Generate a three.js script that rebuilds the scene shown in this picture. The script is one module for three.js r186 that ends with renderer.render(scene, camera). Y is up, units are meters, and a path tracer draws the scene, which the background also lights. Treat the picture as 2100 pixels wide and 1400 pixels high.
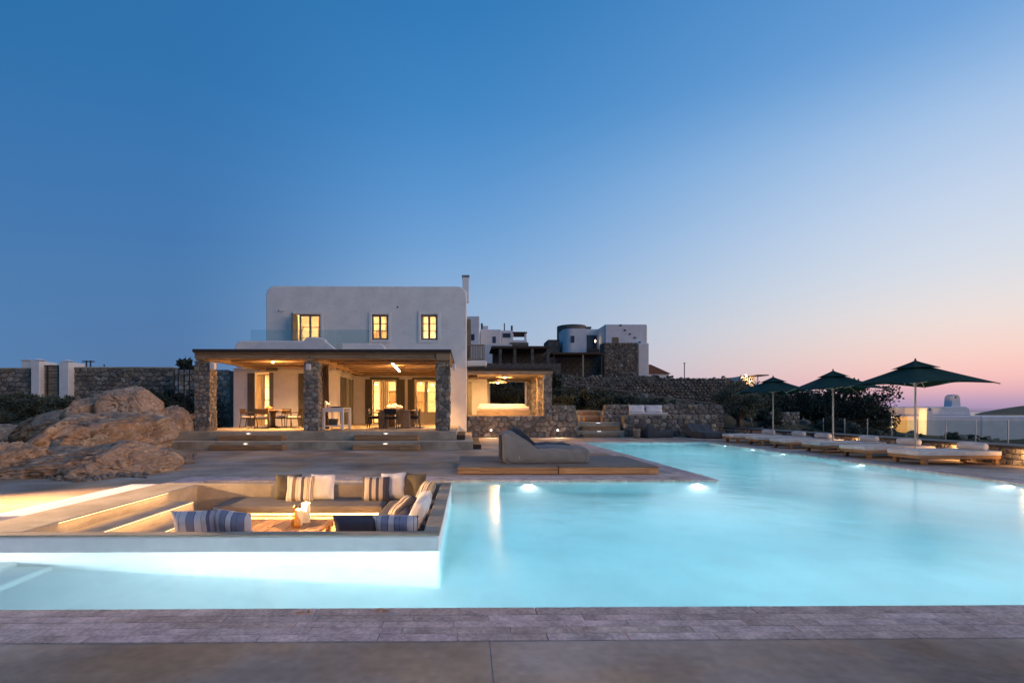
import * as THREE from 'three';
import { mergeGeometries } from 'three/addons/utils/BufferGeometryUtils.js';
import { RectAreaLightUniformsLib } from 'three/addons/lights/RectAreaLightUniformsLib.js';
RectAreaLightUniformsLib.init();

// ---------------------------------------------------------------- camera, sky, sun, exposure
const F = 1050, PX = 973, HY = 842, EYE = 1.3, YAW = 0.0128;       // focal length and principal point in photo pixels
const scene = new THREE.Scene();
const camera = new THREE.PerspectiveCamera(2 * Math.atan(700 / F) * 180 / Math.PI, 2100 / 1400, 0.05, 9000);
camera.position.set(0, EYE, 0);
camera.rotation.y = -YAW;
camera.setViewOffset(2100, 1400, 1050 - PX, 700 - HY, 2100, 1400);
const renderer = new THREE.WebGLRenderer({ antialias: true });
renderer.toneMapping = THREE.LinearToneMapping;
renderer.toneMappingExposure = 1.0;
renderer.shadowMap.enabled = true;

const SUN_AZ = 78 * Math.PI / 180;                                  // where the sun went down: to the side of the view, right of it
const s2l = (c) => (c <= 0.04045 ? c / 12.92 : Math.pow((c + 0.055) / 1.055, 2.4));
{
  // dusk sky: rows by elevation, columns by angle from the sunset
  const els = [-90, -2, 0.5, 1.8, 3.2, 5, 8, 12, 17, 23, 30, 42, 60, 90];
  const cols = {
    0: [[90, 88, 100], [170, 140, 150], [215, 160, 150], [245, 185, 150], [255, 200, 165], [255, 218, 188], [254, 230, 214], [246, 234, 230], [228, 229, 237], [205, 217, 239], [170, 197, 232], [118, 163, 216], [70, 128, 190], [42, 104, 166]],
    33: [[90, 88, 100], [150, 140, 165], [176, 150, 186], [238, 182, 188], [252, 200, 192], [248, 214, 204], [236, 225, 222], [215, 222, 233], [197, 213, 236], [166, 196, 232], [110, 161, 217], [74, 136, 200], [50, 114, 178], [42, 104, 166]],
    81: [[80, 82, 98], [118, 134, 168], [140, 158, 190], [158, 176, 204], [160, 180, 208], [160, 182, 211], [155, 181, 213], [143, 176, 214], [117, 164, 214], [93, 150, 208], [68, 135, 197], [46, 117, 179], [44, 108, 170], [42, 104, 166]],
    108: [[68, 78, 95], [90, 118, 156], [90, 120, 160], [90, 122, 164], [88, 122, 166], [86, 122, 168], [82, 123, 172], [78, 124, 175], [70, 121, 177], [62, 119, 178], [50, 115, 174], [44, 110, 169], [43, 107, 168], [42, 104, 166]],
    128: [[64, 74, 92], [84, 118, 158], [86, 124, 168], [88, 128, 174], [88, 130, 177], [86, 130, 178], [82, 128, 178], [76, 124, 177], [66, 119, 175], [57, 115, 174], [44, 111, 168], [42, 108, 167], [42, 106, 166], [42, 104, 166]],
    180: [[60, 70, 88], [82, 112, 150], [88, 118, 158], [92, 122, 164], [90, 124, 168], [84, 122, 170], [76, 118, 168], [68, 114, 166], [58, 108, 162], [50, 104, 160], [42, 102, 160], [41, 102, 162], [42, 104, 164], [42, 104, 166]],
  };
  const ks = Object.keys(cols).map(Number);
  const sm = (t) => t * 0.5 + t * t * (3 - 2 * t) * 0.5;
  const at = (d, e) => {
    let i = 0; while (i < ks.length - 2 && d > ks[i + 1]) i++;
    let j = 0; while (j < els.length - 2 && e > els[j + 1]) j++;
    const u = sm(Math.min(1, Math.max(0, (d - ks[i]) / (ks[i + 1] - ks[i])))), v = Math.min(1, Math.max(0, (e - els[j]) / (els[j + 1] - els[j])));
    const A = cols[ks[i]], B = cols[ks[i + 1]], r = [0, 0, 0];
    for (let k = 0; k < 3; k++) r[k] = (A[j][k] * (1 - v) + A[j + 1][k] * v) * (1 - u) + (B[j][k] * (1 - v) + B[j + 1][k] * v) * u;
    return r;
  };
  const W = 1024, H = 512, data = new Float32Array(W * H * 4);
  for (let y = 0; y < H; y++) for (let x = 0; x < W; x++) {
    const th = ((x + 0.5) / W - 0.5) * 2 * Math.PI, el = ((y + 0.5) / H - 0.5) * 180;
    const dx = Math.cos(th), dz = Math.sin(th);                     // three.js: u = atan2(z, x) / 2 pi + 0.5
    const az = Math.atan2(dx, -dz);                                 // 0 ahead of the camera, positive to its right
    let d = Math.abs(az - SUN_AZ); if (d > Math.PI) d = 2 * Math.PI - d;
    let c = [0, 0, 0], wsum = 0;                                    // smooth over a little elevation so that no band edges show
    for (const [o, w] of [[-1.2, 1], [0, 2], [1.2, 1]]) { const q = at(d * 180 / Math.PI, Math.max(-90, Math.min(90, el + o * Math.min(1, Math.abs(el) / 6 + 0.25)))); for (let k = 0; k < 3; k++) c[k] += q[k] * w; wsum += w; }
    const n = (y * W + x) * 4;
    for (let k = 0; k < 3; k++) data[n + k] = s2l(c[k] / wsum / 255);
    data[n + 3] = 1;
  }
  const sky = new THREE.DataTexture(data, W, H, THREE.RGBAFormat, THREE.FloatType);
  sky.mapping = THREE.EquirectangularReflectionMapping;
  sky.magFilter = sky.minFilter = THREE.LinearFilter;
  sky.wrapS = THREE.RepeatWrapping;
  sky.needsUpdate = true;
  scene.background = sky;
  scene.environment = sky;
}
const sun = new THREE.DirectionalLight(new THREE.Color(1.0, 0.66, 0.50), 1.5);   // the afterglow: very low and very wide
sun.position.set(Math.sin(SUN_AZ + 0.55) * 80, 18, -Math.cos(SUN_AZ + 0.55) * 80);
sun.castShadow = true; sun.shadow.radius = 110;
sun.shadow.camera.left = -60; sun.shadow.camera.right = 60; sun.shadow.camera.top = 60; sun.shadow.camera.bottom = -60; sun.shadow.camera.far = 260;
sun.shadow.mapSize.set(2048, 2048);
scene.add(sun, sun.target);

// ---------------------------------------------------------------- small tools
function rng(seed) { let a = seed >>> 0; return () => { a = (a + 0x6D2B79F5) | 0; let t = Math.imul(a ^ (a >>> 15), 1 | a); t = (t + Math.imul(t ^ (t >>> 7), 61 | t)) ^ t; return ((t ^ (t >>> 14)) >>> 0) / 4294967296; }; }
const hash3 = (x, y, z) => { let h = Math.imul(x, 374761393) ^ Math.imul(y, 668265263) ^ Math.imul(z, 2147483647 - 1274126177); h = Math.imul(h ^ (h >>> 13), 1274126177); return ((h ^ (h >>> 16)) >>> 0) / 4294967296; };
const fade = (t) => t * t * (3 - 2 * t), mix = (a, b, t) => a + (b - a) * t, clamp = (x, a = 0, b = 1) => Math.min(b, Math.max(a, x));
const sstep = (a, b, x) => fade(clamp((x - a) / (b - a)));
function n2(x, y, per, seed) {                                      // value noise that repeats after per cells
  const xi = Math.floor(x), yi = Math.floor(y), u = fade(x - xi), v = fade(y - yi), m = (k) => ((k % per) + per) % per;
  const a = hash3(m(xi), m(yi), seed), b = hash3(m(xi + 1), m(yi), seed), c = hash3(m(xi), m(yi + 1), seed), d = hash3(m(xi + 1), m(yi + 1), seed);
  return mix(mix(a, b, u), mix(c, d, u), v);
}
function fbm2(u, v, per, oct, seed) { let s = 0, w = 0.5, t = 0; for (let o = 0; o < oct; o++) { s += w * n2(u * per, v * per, per, seed + o); t += w; per *= 2; w *= 0.5; } return s / t; }
function n3(x, y, z, seed) {
  const xi = Math.floor(x), yi = Math.floor(y), zi = Math.floor(z), u = fade(x - xi), v = fade(y - yi), w = fade(z - zi);
  const h = (a, b, c) => hash3(xi + a + seed * 31, yi + b, zi + c);
  return mix(mix(mix(h(0, 0, 0), h(1, 0, 0), u), mix(h(0, 1, 0), h(1, 1, 0), u), v), mix(mix(h(0, 0, 1), h(1, 0, 1), u), mix(h(0, 1, 1), h(1, 1, 1), u), v), w);
}
function fbm3(x, y, z, oct, seed) { let s = 0, w = 0.5, t = 0; for (let o = 0; o < oct; o++) { s += w * n3(x, y, z, seed + o); t += w; x *= 2.03; y *= 2.03; z *= 2.03; w *= 0.5; } return s / t; }

// a texture from a function of (u, v) that gives [r, g, b] or one number, 0..1; metres = the size of one repeat
function tex(size, metres, fn, color = true, sizeY = size, metresY = metres) {
  const d = new Uint8Array(size * sizeY * 4);
  for (let y = 0; y < sizeY; y++) for (let x = 0; x < size; x++) {
    const c = fn((x + 0.5) / size, (y + 0.5) / sizeY), n = (y * size + x) * 4, one = typeof c === 'number';
    for (let k = 0; k < 3; k++) d[n + k] = clamp(one ? c : c[k]) * 255;
    d[n + 3] = 255;
  }
  const t = new THREE.DataTexture(d, size, sizeY, THREE.RGBAFormat);
  t.wrapS = t.wrapT = THREE.RepeatWrapping; t.magFilter = THREE.LinearFilter; t.minFilter = THREE.LinearMipmapLinearFilter; t.generateMipmaps = true;
  if (color) t.colorSpace = THREE.SRGBColorSpace;
  t.repeat.set(1 / metres, 1 / metresY); t.needsUpdate = true;
  return t;
}
const lin = (r, g, b) => new THREE.Color().setRGB(r, g, b);
const M = (o) => new THREE.MeshStandardMaterial({ roughness: 0.9, ...o });
const MP = (o) => new THREE.MeshPhysicalMaterial({ roughness: 0.9, ...o });

// photo pixel -> place: a pixel gives a direction, the ground or a known distance gives the rest. D is the distance along -z.
function ray(px, py) { const x = (px - PX) / F, y = (HY - py) / F, c = Math.cos(YAW), s = Math.sin(YAW); return [x * c + s, y, x * s - c]; }
function onY(px, py, y = 0) { const r = ray(px, py), t = (y - EYE) / r[1]; return [r[0] * t, y, r[2] * t]; }
function onD(px, py, D) { const r = ray(px, py), t = -D / r[2]; return [r[0] * t, EYE + r[1] * t, -D]; }
const XD = (px, D) => onD(px, HY, D)[0];
const YD = (py, D, px = 973) => onD(px, py, D)[1];

// ---------------------------------------------------------------- scene graph helpers
const taken = {};
function numbered(n) { const k = taken[n] = (taken[n] ?? -1) + 1; return k ? n + '_' + String(k).padStart(3, '0') : n; }
function tag(o, label, category, group, kind) { if (label) o.userData.label = label; if (category) o.userData.category = category; if (group) o.userData.group = group; if (kind) o.userData.kind = kind; return o; }
function thing(name, label, category, [x, y, z] = [0, 0, 0], group, turn = 0) {
  const g = new THREE.Group(); g.name = numbered(name); g.position.set(x, y, z); g.rotation.y = turn; scene.add(g); return tag(g, label, category, group);
}
function copyOf(root, [x, y, z], turn = 0, label, s = 1) {
  const r = root.clone(); r.name = numbered(root.name.replace(/_\d{3}$/, '')); r.userData = { ...root.userData }; r.position.set(x, y, z); r.rotation.y = turn;
  if (typeof s === 'number') r.scale.setScalar(s); else r.scale.set(...s);
  if (label) r.userData.label = label; scene.add(r); return r;
}
function mesh(parent, name, geo, mat, pos, rot) {
  const m = new THREE.Mesh(geo, mat); m.name = parent === scene ? numbered(name) : name; m.castShadow = m.receiveShadow = true;
  if (pos) m.position.set(...pos); if (rot) m.rotation.set(...rot); parent.add(m); return m;
}
function grp(parent, name, pos) { const g = new THREE.Group(); g.name = name; if (pos) g.position.set(...pos); parent.add(g); return g; }
function struct(name, geo, mat, pos) { return tag(mesh(scene, name, geo, mat, pos), null, null, null, 'structure'); }
const wpos = (o) => { const p = new THREE.Vector3(); for (; o && o !== scene; o = o.parent) p.add(o.position); return p; };

// ---------------------------------------------------------------- geometry helpers
function boxUV(g, along) {                                          // uv in metres by the way a face points; along = axis that u follows
  g = g.index ? g.toNonIndexed() : g; g.computeVertexNormals();
  const p = g.attributes.position, n = g.attributes.normal, uv = new Float32Array(p.count * 2);
  for (let i = 0; i < p.count; i++) {
    const a = Math.abs(n.getX(i)), b = Math.abs(n.getY(i)), c = Math.abs(n.getZ(i)); let u, v;
    if (a >= b && a >= c) { u = p.getZ(i); v = p.getY(i); if (along === 'y') [u, v] = [v, u]; }
    else if (b >= c) { u = p.getX(i); v = p.getZ(i); if (along === 'z') [u, v] = [v, u]; }
    else { u = p.getX(i); v = p.getY(i); if (along === 'y') [u, v] = [v, u]; }
    uv[2 * i] = u; uv[2 * i + 1] = v;
  }
  g.setAttribute('uv', new THREE.BufferAttribute(uv, 2)); return g;
}
function shiftUV(g, du, dv) { const a = g.attributes.uv; for (let i = 0; i < a.count; i++) a.setXY(i, a.getX(i) + du, a.getY(i) + dv); return g; }
function tris(list) { const g = new THREE.BufferGeometry(); g.setAttribute('position', new THREE.Float32BufferAttribute(list.flat(2), 3)); return g; }
function cbox(w, h, d, c = 0.01, along) {                           // a box with chamfered edges
  c = Math.min(c, w * 0.45, h * 0.45, d * 0.45);
  const X = w / 2, Y = h / 2, Z = d / 2, L = [], q = (a, b, e, f) => L.push([a, b, e], [a, e, f]);
  const P = (sx, sy, sz, ax) => [sx * (ax === 0 ? X : X - c), sy * (ax === 1 ? Y : Y - c), sz * (ax === 2 ? Z : Z - c)];
  for (const s of [-1, 1]) {
    const o = (l) => (s > 0 ? q(...l) : q(...l.reverse()));
    o([P(s, -1, 1, 0), P(s, -1, -1, 0), P(s, 1, -1, 0), P(s, 1, 1, 0)]);
    o([P(-1, s, 1, 1), P(1, s, 1, 1), P(1, s, -1, 1), P(-1, s, -1, 1)]);
    o([P(-1, -1, s, 2), P(1, -1, s, 2), P(1, 1, s, 2), P(-1, 1, s, 2)]);
  }
  if (c > 0) {
    for (const a of [-1, 1]) for (const b of [-1, 1]) {
      const o = (f, l) => (f > 0 ? q(...l) : q(...l.reverse()));
      o(a * b, [P(a, b, 1, 0), P(a, b, -1, 0), P(a, b, -1, 1), P(a, b, 1, 1)]);
      o(a * b, [P(a, 1, b, 2), P(a, -1, b, 2), P(a, -1, b, 0), P(a, 1, b, 0)]);
      o(a * b, [P(1, a, b, 1), P(-1, a, b, 1), P(-1, a, b, 2), P(1, a, b, 2)]);
    }
    for (const a of [-1, 1]) for (const b of [-1, 1]) for (const e of [-1, 1]) { const t = [P(a, b, e, 0), P(a, b, e, 1), P(a, b, e, 2)]; L.push(a * b * e > 0 ? t : t.reverse()); }
  }
  return boxUV(tris(L), along);
}
let uvs = 0;
// a chamfered box from x0..x1, y0..y1 and distances D0..D1, under parent
function B(parent, name, x0, x1, y0, y1, D0, D1, mat, o = {}) {
  const w = x1 - x0, h = y1 - y0, d = D1 - D0, long = o.along ?? (w >= h && w >= d ? 'x' : h >= d ? 'y' : 'z');
  const g = shiftUV(cbox(w, h, d, o.c ?? 0.012, long), (uvs += 0.377) % 3, (uvs * 1.7) % 3), p = parent === scene ? new THREE.Vector3() : wpos(parent);
  return mesh(parent, name, g, mat, [(x0 + x1) / 2 - p.x, (y0 + y1) / 2 - p.y, -(D0 + D1) / 2 - p.z]);
}
function boxG(x0, x1, y0, y1, D0, D1, c = 0.01, along) { return cbox(x1 - x0, y1 - y0, D1 - D0, c, along).translate((x0 + x1) / 2, (y0 + y1) / 2, -(D0 + D1) / 2); }
const merged = (list) => mergeGeometries(list.map((g) => (g.index ? g.toNonIndexed() : g)).map((g) => { for (const k of Object.keys(g.attributes)) if (!['position', 'normal', 'uv', 'color'].includes(k)) g.deleteAttribute(k); return g; }));
function tube(pts, radii, seg = 8) {                                // a tapered tube through points
  const n = pts.length, V = pts.map((p) => new THREE.Vector3(...p)), pos = [], uv = [], idx = [];
  let len = 0;
  for (let i = 0; i < n; i++) {
    const t = new THREE.Vector3().subVectors(V[Math.min(n - 1, i + 1)], V[Math.max(0, i - 1)]).normalize();
    const up = Math.abs(t.y) > 0.9 ? new THREE.Vector3(1, 0, 0) : new THREE.Vector3(0, 1, 0), a = new THREE.Vector3().crossVectors(t, up).normalize(), b = new THREE.Vector3().crossVectors(t, a);
    if (i) len += V[i].distanceTo(V[i - 1]);
    for (let k = 0; k <= seg; k++) { const q = k / seg * 2 * Math.PI, r = radii[i] ?? radii; pos.push(V[i].x + (a.x * Math.cos(q) + b.x * Math.sin(q)) * r, V[i].y + (a.y * Math.cos(q) + b.y * Math.sin(q)) * r, V[i].z + (a.z * Math.cos(q) + b.z * Math.sin(q)) * r); uv.push(len, k / seg * 2 * Math.PI * r); }
  }
  for (let i = 0; i < n - 1; i++) for (let k = 0; k < seg; k++) { const a = i * (seg + 1) + k, b = a + seg + 1; idx.push(a, a + 1, b, b, a + 1, b + 1); }
  for (const e of [0, n - 1]) { const c = pos.length / 3; pos.push(V[e].x, V[e].y, V[e].z); uv.push(0, 0); for (let k = 0; k < seg; k++) { const a = e * (seg + 1) + k; e ? idx.push(c, a, a + 1) : idx.push(c, a + 1, a); } }
  const g = new THREE.BufferGeometry(); g.setAttribute('position', new THREE.Float32BufferAttribute(pos, 3)); g.setAttribute('uv', new THREE.Float32BufferAttribute(uv, 2)); g.setIndex(idx); g.computeVertexNormals(); return g;
}
function lathe(profile, seg = 24) { return new THREE.LatheGeometry(profile.map(([r, y]) => new THREE.Vector2(r, y)), seg); }
function polySheet(pts, y, up = true, step = 0) {                   // a flat polygon in plan, points [x, D]
  const tri = THREE.ShapeUtils.triangulateShape(pts.map(([x, d]) => new THREE.Vector2(x, d)), []), L = [];
  for (const t of tri) { const a = t.map((i) => [pts[i][0], y, -pts[i][1]]); const n = (a[1][0] - a[0][0]) * (a[2][2] - a[0][2]) - (a[1][2] - a[0][2]) * (a[2][0] - a[0][0]); L.push((n < 0) === up ? a : a.reverse()); }
  return boxUV(tris(L));
}
// irregular stones that fill a rectangle w x h: polygons with a joint between them
function stonePolys(w, h, cell, aspect, rnd, gap, keep) {
  const nx = Math.max(1, Math.round(w / (cell * aspect))), ny = Math.max(1, Math.round(h / cell)), S = [];
  for (let j = 0; j < ny; j++) { const off = (j % 2) * 0.5; for (let i = -1; i <= nx; i++) S.push([(i + 0.5 + off - 0.25 + (rnd() - 0.5) * 0.62) * w / nx, (j + 0.5 + (rnd() - 0.5) * 0.55) * h / ny, i, j]); }
  const out = [];
  for (const s of S) {
    if (s[0] < -0.2 * w / nx || s[0] > w + 0.2 * w / nx) continue;
    let poly = [[0, 0], [w, 0], [w, h], [0, h]];
    for (const t of S) {
      if (t === s || Math.abs(t[2] - s[2]) > 2 || Math.abs(t[3] - s[3]) > 2) continue;
      const dx = t[0] - s[0], dy = (t[1] - s[1]) * aspect, ddx = dx, ddy = dy * aspect, L = Math.hypot(ddx, ddy); if (L < 1e-6) continue;
      const mx = (s[0] + t[0]) / 2, my = (s[1] + t[1]) / 2, nxn = ddx / L, nyn = ddy / L, lim = nxn * mx + nyn * my - gap / 2, np = [];
      for (let k = 0; k < poly.length; k++) { const a = poly[k], b = poly[(k + 1) % poly.length], da = nxn * a[0] + nyn * a[1] - lim, db = nxn * b[0] + nyn * b[1] - lim; if (da <= 0) np.push(a); if (da * db < 0) { const q = da / (da - db); np.push([a[0] + (b[0] - a[0]) * q, a[1] + (b[1] - a[1]) * q]); } }
      poly = np; if (poly.length < 3) break;
    }
    if (poly.length < 3) continue;
    let ar = 0, cx = 0, cy = 0; for (let k = 0; k < poly.length; k++) { const a = poly[k], b = poly[(k + 1) % poly.length], c = a[0] * b[1] - b[0] * a[1]; ar += c; cx += (a[0] + b[0]) * c; cy += (a[1] + b[1]) * c; }
    if (ar / 2 < cell * cell * 0.08) continue;
    cx /= 3 * ar; cy /= 3 * ar;
    if (keep && !keep(cx, cy)) continue;
    out.push({ poly, c: [cx, cy], area: ar / 2 });
  }
  return out;
}
function stoneGeo({ poly, c }, depth, rnd) {                        // one stone standing proud of the wall, its face towards +z
  const n = poly.length, d = depth * (0.65 + rnd() * 0.7), L = [], k1 = 0.93, k2 = 0.66 + rnd() * 0.1, tx = (rnd() - 0.5) * 0.25, ty = (rnd() - 0.5) * 0.25;
  const ring = (k, z) => poly.map(([x, y]) => [c[0] + (x - c[0]) * k, c[1] + (y - c[1]) * k, z + ((x - c[0]) * tx + (y - c[1]) * ty) * (z > 0 ? 1 : 0)]);
  const r0 = ring(1, -0.03), r1 = ring(k1 + 0.05, d * 0.55), r2 = ring(k2 + 0.06, d), top = [c[0], c[1], d * 1.06];
  for (let i = 0; i < n; i++) { const j = (i + 1) % n; L.push([r0[i], r0[j], r1[j]], [r0[i], r1[j], r1[i]], [r1[i], r1[j], r2[j]], [r1[i], r2[j], r2[i]], [r2[i], r2[j], top]); }
  const g = tris(L); g.computeVertexNormals(); const uv = [], p = g.attributes.position, o = rnd() * 7; for (let i = 0; i < p.count; i++) uv.push(p.getX(i) + o, p.getY(i) + o * 1.3);
  g.setAttribute('uv', new THREE.Float32BufferAttribute(uv, 2)); return g;
}
// ---------------------------------------------------------------- materials
const tPlaster = tex(512, 3, (u, v) => { const a = fbm2(u, v, 6, 5, 11), b = fbm2(u, v, 40, 3, 15); const k = 0.91 + 0.09 * a + 0.04 * (b - 0.5) - 0.03 * sstep(0.6, 0.8, fbm2(u, v, 9, 4, 17)); return [k, k * 0.992, k * 0.975]; });
const bPlaster = tex(512, 1.6, (u, v) => 0.6 * fbm2(u, v, 10, 4, 21) + 0.4 * fbm2(u, v, 60, 3, 25), false);
const tConc = tex(1024, 4, (u, v) => { const a = fbm2(u, v, 5, 6, 31), b = fbm2(u, v, 22, 4, 35), c = fbm2(u * 1, v, 120, 2, 38), s = sstep(0.58, 0.75, fbm2(u, v, 9, 4, 39)); const k = 0.72 + 0.28 * a + 0.14 * (b - 0.5) + 0.07 * (c - 0.5) - 0.07 * s; return [k * (1.0), k * 0.985, k * (0.955 + 0.03 * b)]; });
const tDeck = tex(1024, 7, (u, v) => {                              // trowelled cement: cloudy patches, brown stains, fine streaks
  const w = fbm2(u, v, 6, 3, 47) * 0.12, a = fbm2(u + w, v - w, 5, 6, 41), b = fbm2(u, v + w, 14, 5, 44), c = fbm2(u * 1, v * 1, 160, 2, 48), st = fbm2(u, v * 6, 24, 3, 46);
  const k = 0.80 + 0.60 * (a - 0.5) + 0.20 * (b - 0.5) + 0.09 * (c - 0.5) + 0.07 * (st - 0.5), br = sstep(0.42, 0.7, fbm2(u - w, v + w, 8, 5, 49));
  return [k * (1 + 0.06 * br), k * (0.985 - 0.02 * br), k * (0.975 - 0.13 * br)];
});
const bDeck = tex(512, 1.5, (u, v) => 0.5 * fbm2(u, v, 12, 5, 51) + 0.5 * fbm2(u, v, 90, 2, 55), false);
const rDeck = tex(512, 3.7, (u, v) => 0.82 + 0.5 * (fbm2(u, v, 7, 5, 58) - 0.4), false);
const tGrain = tex(1024, 2.2, (u, v) => {                           // wood, grain along u
  const w = fbm2(u, v, 4, 3, 61) * 0.08, a = fbm2(u, v * 1 + w, 4, 2, 62), g = n2(u * 6 + a * 3, (v + w) * 60, 60, 63), h = n2(u * 10, (v + w) * 160, 160, 64), f = n2(u * 40, v * 256, 256, 65);
  const k = 0.62 + 0.20 * g + 0.14 * h + 0.08 * f + 0.16 * (a - 0.5), dark = sstep(0.72, 0.95, n2(u * 3 + 2, v * 40, 40, 66)) * 0.18;
  return [k - dark * 0.8, (k - dark) * 0.965, (k - dark) * 0.92];
}, true, 512, 0.9);
const bGrain = tex(512, 2.2, (u, v) => 0.5 * n2(u * 8, v * 80, 80, 71) + 0.3 * n2(u * 16, v * 200, 200, 72) + 0.2 * fbm2(u, v, 30, 2, 73), false, 512, 0.9);
const tStone = tex(512, 0.9, (u, v) => { const a = fbm2(u, v, 5, 6, 81), b = fbm2(u, v, 60, 2, 85), c = sstep(0.55, 0.72, fbm2(u, v, 11, 4, 88)); const k = 0.55 + 0.55 * a + 0.22 * (b - 0.5) - 0.08 * c; return [k, k * (0.985 - 0.02 * c), k * (0.96 - 0.06 * c)]; });
const bStone = tex(512, 0.6, (u, v) => 0.6 * fbm2(u, v, 7, 5, 91) + 0.4 * fbm2(u, v, 50, 2, 95), false);
const tRock = tex(1024, 4.6, (u, v) => {                            // granite: blotches, rust, pale lichen
  const a = fbm2(u, v, 5, 6, 101), b = fbm2(u, v, 90, 2, 105), r = sstep(0.5, 0.72, fbm2(u, v, 6, 5, 107)), l = sstep(0.62, 0.70, fbm2(u, v, 18, 4, 109)), d = sstep(0.60, 0.72, fbm2(u, v, 13, 5, 113));
  const k = 0.62 + 0.42 * a + 0.22 * (b - 0.5); let c = [k, k * 0.95, k * 0.89];
  c = [c[0] * (1 + 0.05 * r), c[1] * (1 - 0.04 * r), c[2] * (1 - 0.15 * r)]; const g = 0.16 * l - 0.22 * d; return [c[0] + g, c[1] + g, c[2] + g * 0.9];
});
const bRock = tex(512, 1.7, (u, v) => 0.65 * fbm2(u, v, 6, 6, 121) + 0.35 * fbm2(u, v, 40, 3, 127), false);
const tEarth = tex(1024, 12, (u, v) => { const a = fbm2(u, v, 9, 6, 131), b = fbm2(u, v, 70, 3, 135), g = sstep(0.45, 0.65, fbm2(u, v, 14, 5, 138)); const k = 0.5 + 0.6 * a + 0.3 * (b - 0.5); return [k * (1 - 0.22 * g), k * (0.95 - 0.10 * g), k * (0.82 - 0.22 * g)]; });
const bWeave = tex(256, 0.05, (u, v) => 0.5 + 0.25 * Math.sin(u * 2 * Math.PI * 12) * (Math.sin(v * Math.PI * 24) > 0 ? 1 : -1) + 0.25 * (n2(u * 64, v * 64, 64, 141) - 0.5), false);
const tCloth = tex(512, 1.3, (u, v) => { const k = 0.86 + 0.16 * fbm2(u, v, 8, 5, 145) + 0.06 * (n2(u * 256, v * 256, 256, 148) - 0.5); return [k, k, k]; });
const bWave = tex(1024, 6, (u, v) => 0.6 * fbm2(u, v, 5, 3, 151) + 0.3 * fbm2(u, v * 1, 16, 2, 155) + 0.1 * fbm2(u, v, 40, 2, 158), false);
const tSlate = tex(512, 1.2, (u, v) => { const a = fbm2(u, v, 8, 6, 161), b = fbm2(u, v, 70, 3, 165); const k = 0.66 + 0.34 * a + 0.25 * (b - 0.5); return [k, k * 0.97, k * 0.97]; });
const tReed = tex(512, 1.0, (u, v) => { const r = v * 40, f = r - Math.floor(r), id = Math.floor(r), s = 0.55 + 0.45 * Math.sin(f * Math.PI), k = s * (0.68 + 0.32 * hash3(id, Math.floor(u * 5 + hash3(id, 7, 3)), 5)) + 0.08 * (n2(u * 30, v * 200, 200, 167) - 0.5); return [k, k * 0.93, k * 0.8]; });
const bReed = tex(512, 1.0, (u, v) => Math.sin((v * 40 % 1) * Math.PI), false);

const white = M({ color: lin(0.85, 0.825, 0.79), map: tPlaster, bumpMap: bPlaster, bumpScale: 0.006, roughness: 0.92 });
const cream = M({ color: lin(0.74, 0.64, 0.50), map: tPlaster, bumpMap: bPlaster, bumpScale: 0.005, roughness: 0.92 });
const poolPlaster = M({ color: lin(0.80, 0.79, 0.765), map: tPlaster, roughness: 0.85 });
const poolRim = M({ color: lin(0.86, 0.84, 0.84), map: tPlaster, bumpMap: bPlaster, bumpScale: 0.004, roughness: 0.8 });
const concrete = M({ color: lin(0.62, 0.52, 0.375), map: tConc, bumpMap: bDeck, bumpScale: 0.004, roughness: 0.85 });
const lounge = M({ color: lin(0.56, 0.475, 0.345), map: tConc, bumpMap: bDeck, bumpScale: 0.003, roughness: 0.82 });
const deckMat = MP({ color: lin(0.64, 0.515, 0.41), map: tDeck, bumpMap: bDeck, bumpScale: 0.003, roughness: 0.95, roughnessMap: rDeck, specularIntensity: 0.35 });
const copingMats = [0.73, 0.69, 0.77, 0.66, 0.71, 0.75].map((k, i) => MP({ color: lin(k * 1.13, k * (0.93 - 0.02 * (i % 2)), k * (0.76 + 0.03 * (i % 3))), map: tSlate, bumpMap: bStone, bumpScale: 0.006, roughness: 0.88, specularIntensity: 0.4 }));
const joint = M({ color: lin(0.40, 0.33, 0.28), roughness: 1 });
const mortar = M({ color: lin(0.25, 0.23, 0.20), map: tStone, roughness: 1 });
const stoneMats = [[0.39, 0.34, 0.285], [0.32, 0.29, 0.255], [0.46, 0.395, 0.32], [0.275, 0.255, 0.235], [0.40, 0.32, 0.24], [0.52, 0.465, 0.395]].map((c) => M({ color: lin(...c), map: tStone, bumpMap: bStone, bumpScale: 0.02, roughness: 0.95 }));
const stoneVC = M({ vertexColors: true, map: tStone, bumpMap: bStone, bumpScale: 0.02, roughness: 0.95 });
const rockMat = M({ color: lin(0.50, 0.375, 0.28), map: tRock, bumpMap: bRock, bumpScale: 0.022, roughness: 0.95 });
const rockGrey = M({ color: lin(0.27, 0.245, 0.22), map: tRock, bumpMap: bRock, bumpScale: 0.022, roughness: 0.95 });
const earth = M({ color: lin(0.13, 0.115, 0.085), map: tEarth, bumpMap: bRock, bumpScale: 0.12, roughness: 1 });
const woods = (r, g, b, rough = 0.75) => [1, 0.86, 1.12, 0.95].map((k) => M({ color: lin(r * k, g * k, b * k), map: tGrain, bumpMap: bGrain, bumpScale: 0.003, roughness: rough }));
const teak = woods(0.62, 0.365, 0.175), oak = woods(0.40, 0.29, 0.18), oldWood = woods(0.47, 0.345, 0.225, 0.9), darkWood = woods(0.085, 0.052, 0.032), greyWood = woods(0.30, 0.285, 0.26, 0.85), paleWood = woods(0.55, 0.46, 0.34);
const shutterPaint = M({ color: lin(0.135, 0.125, 0.095), map: tCloth, roughness: 0.6 });
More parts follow.
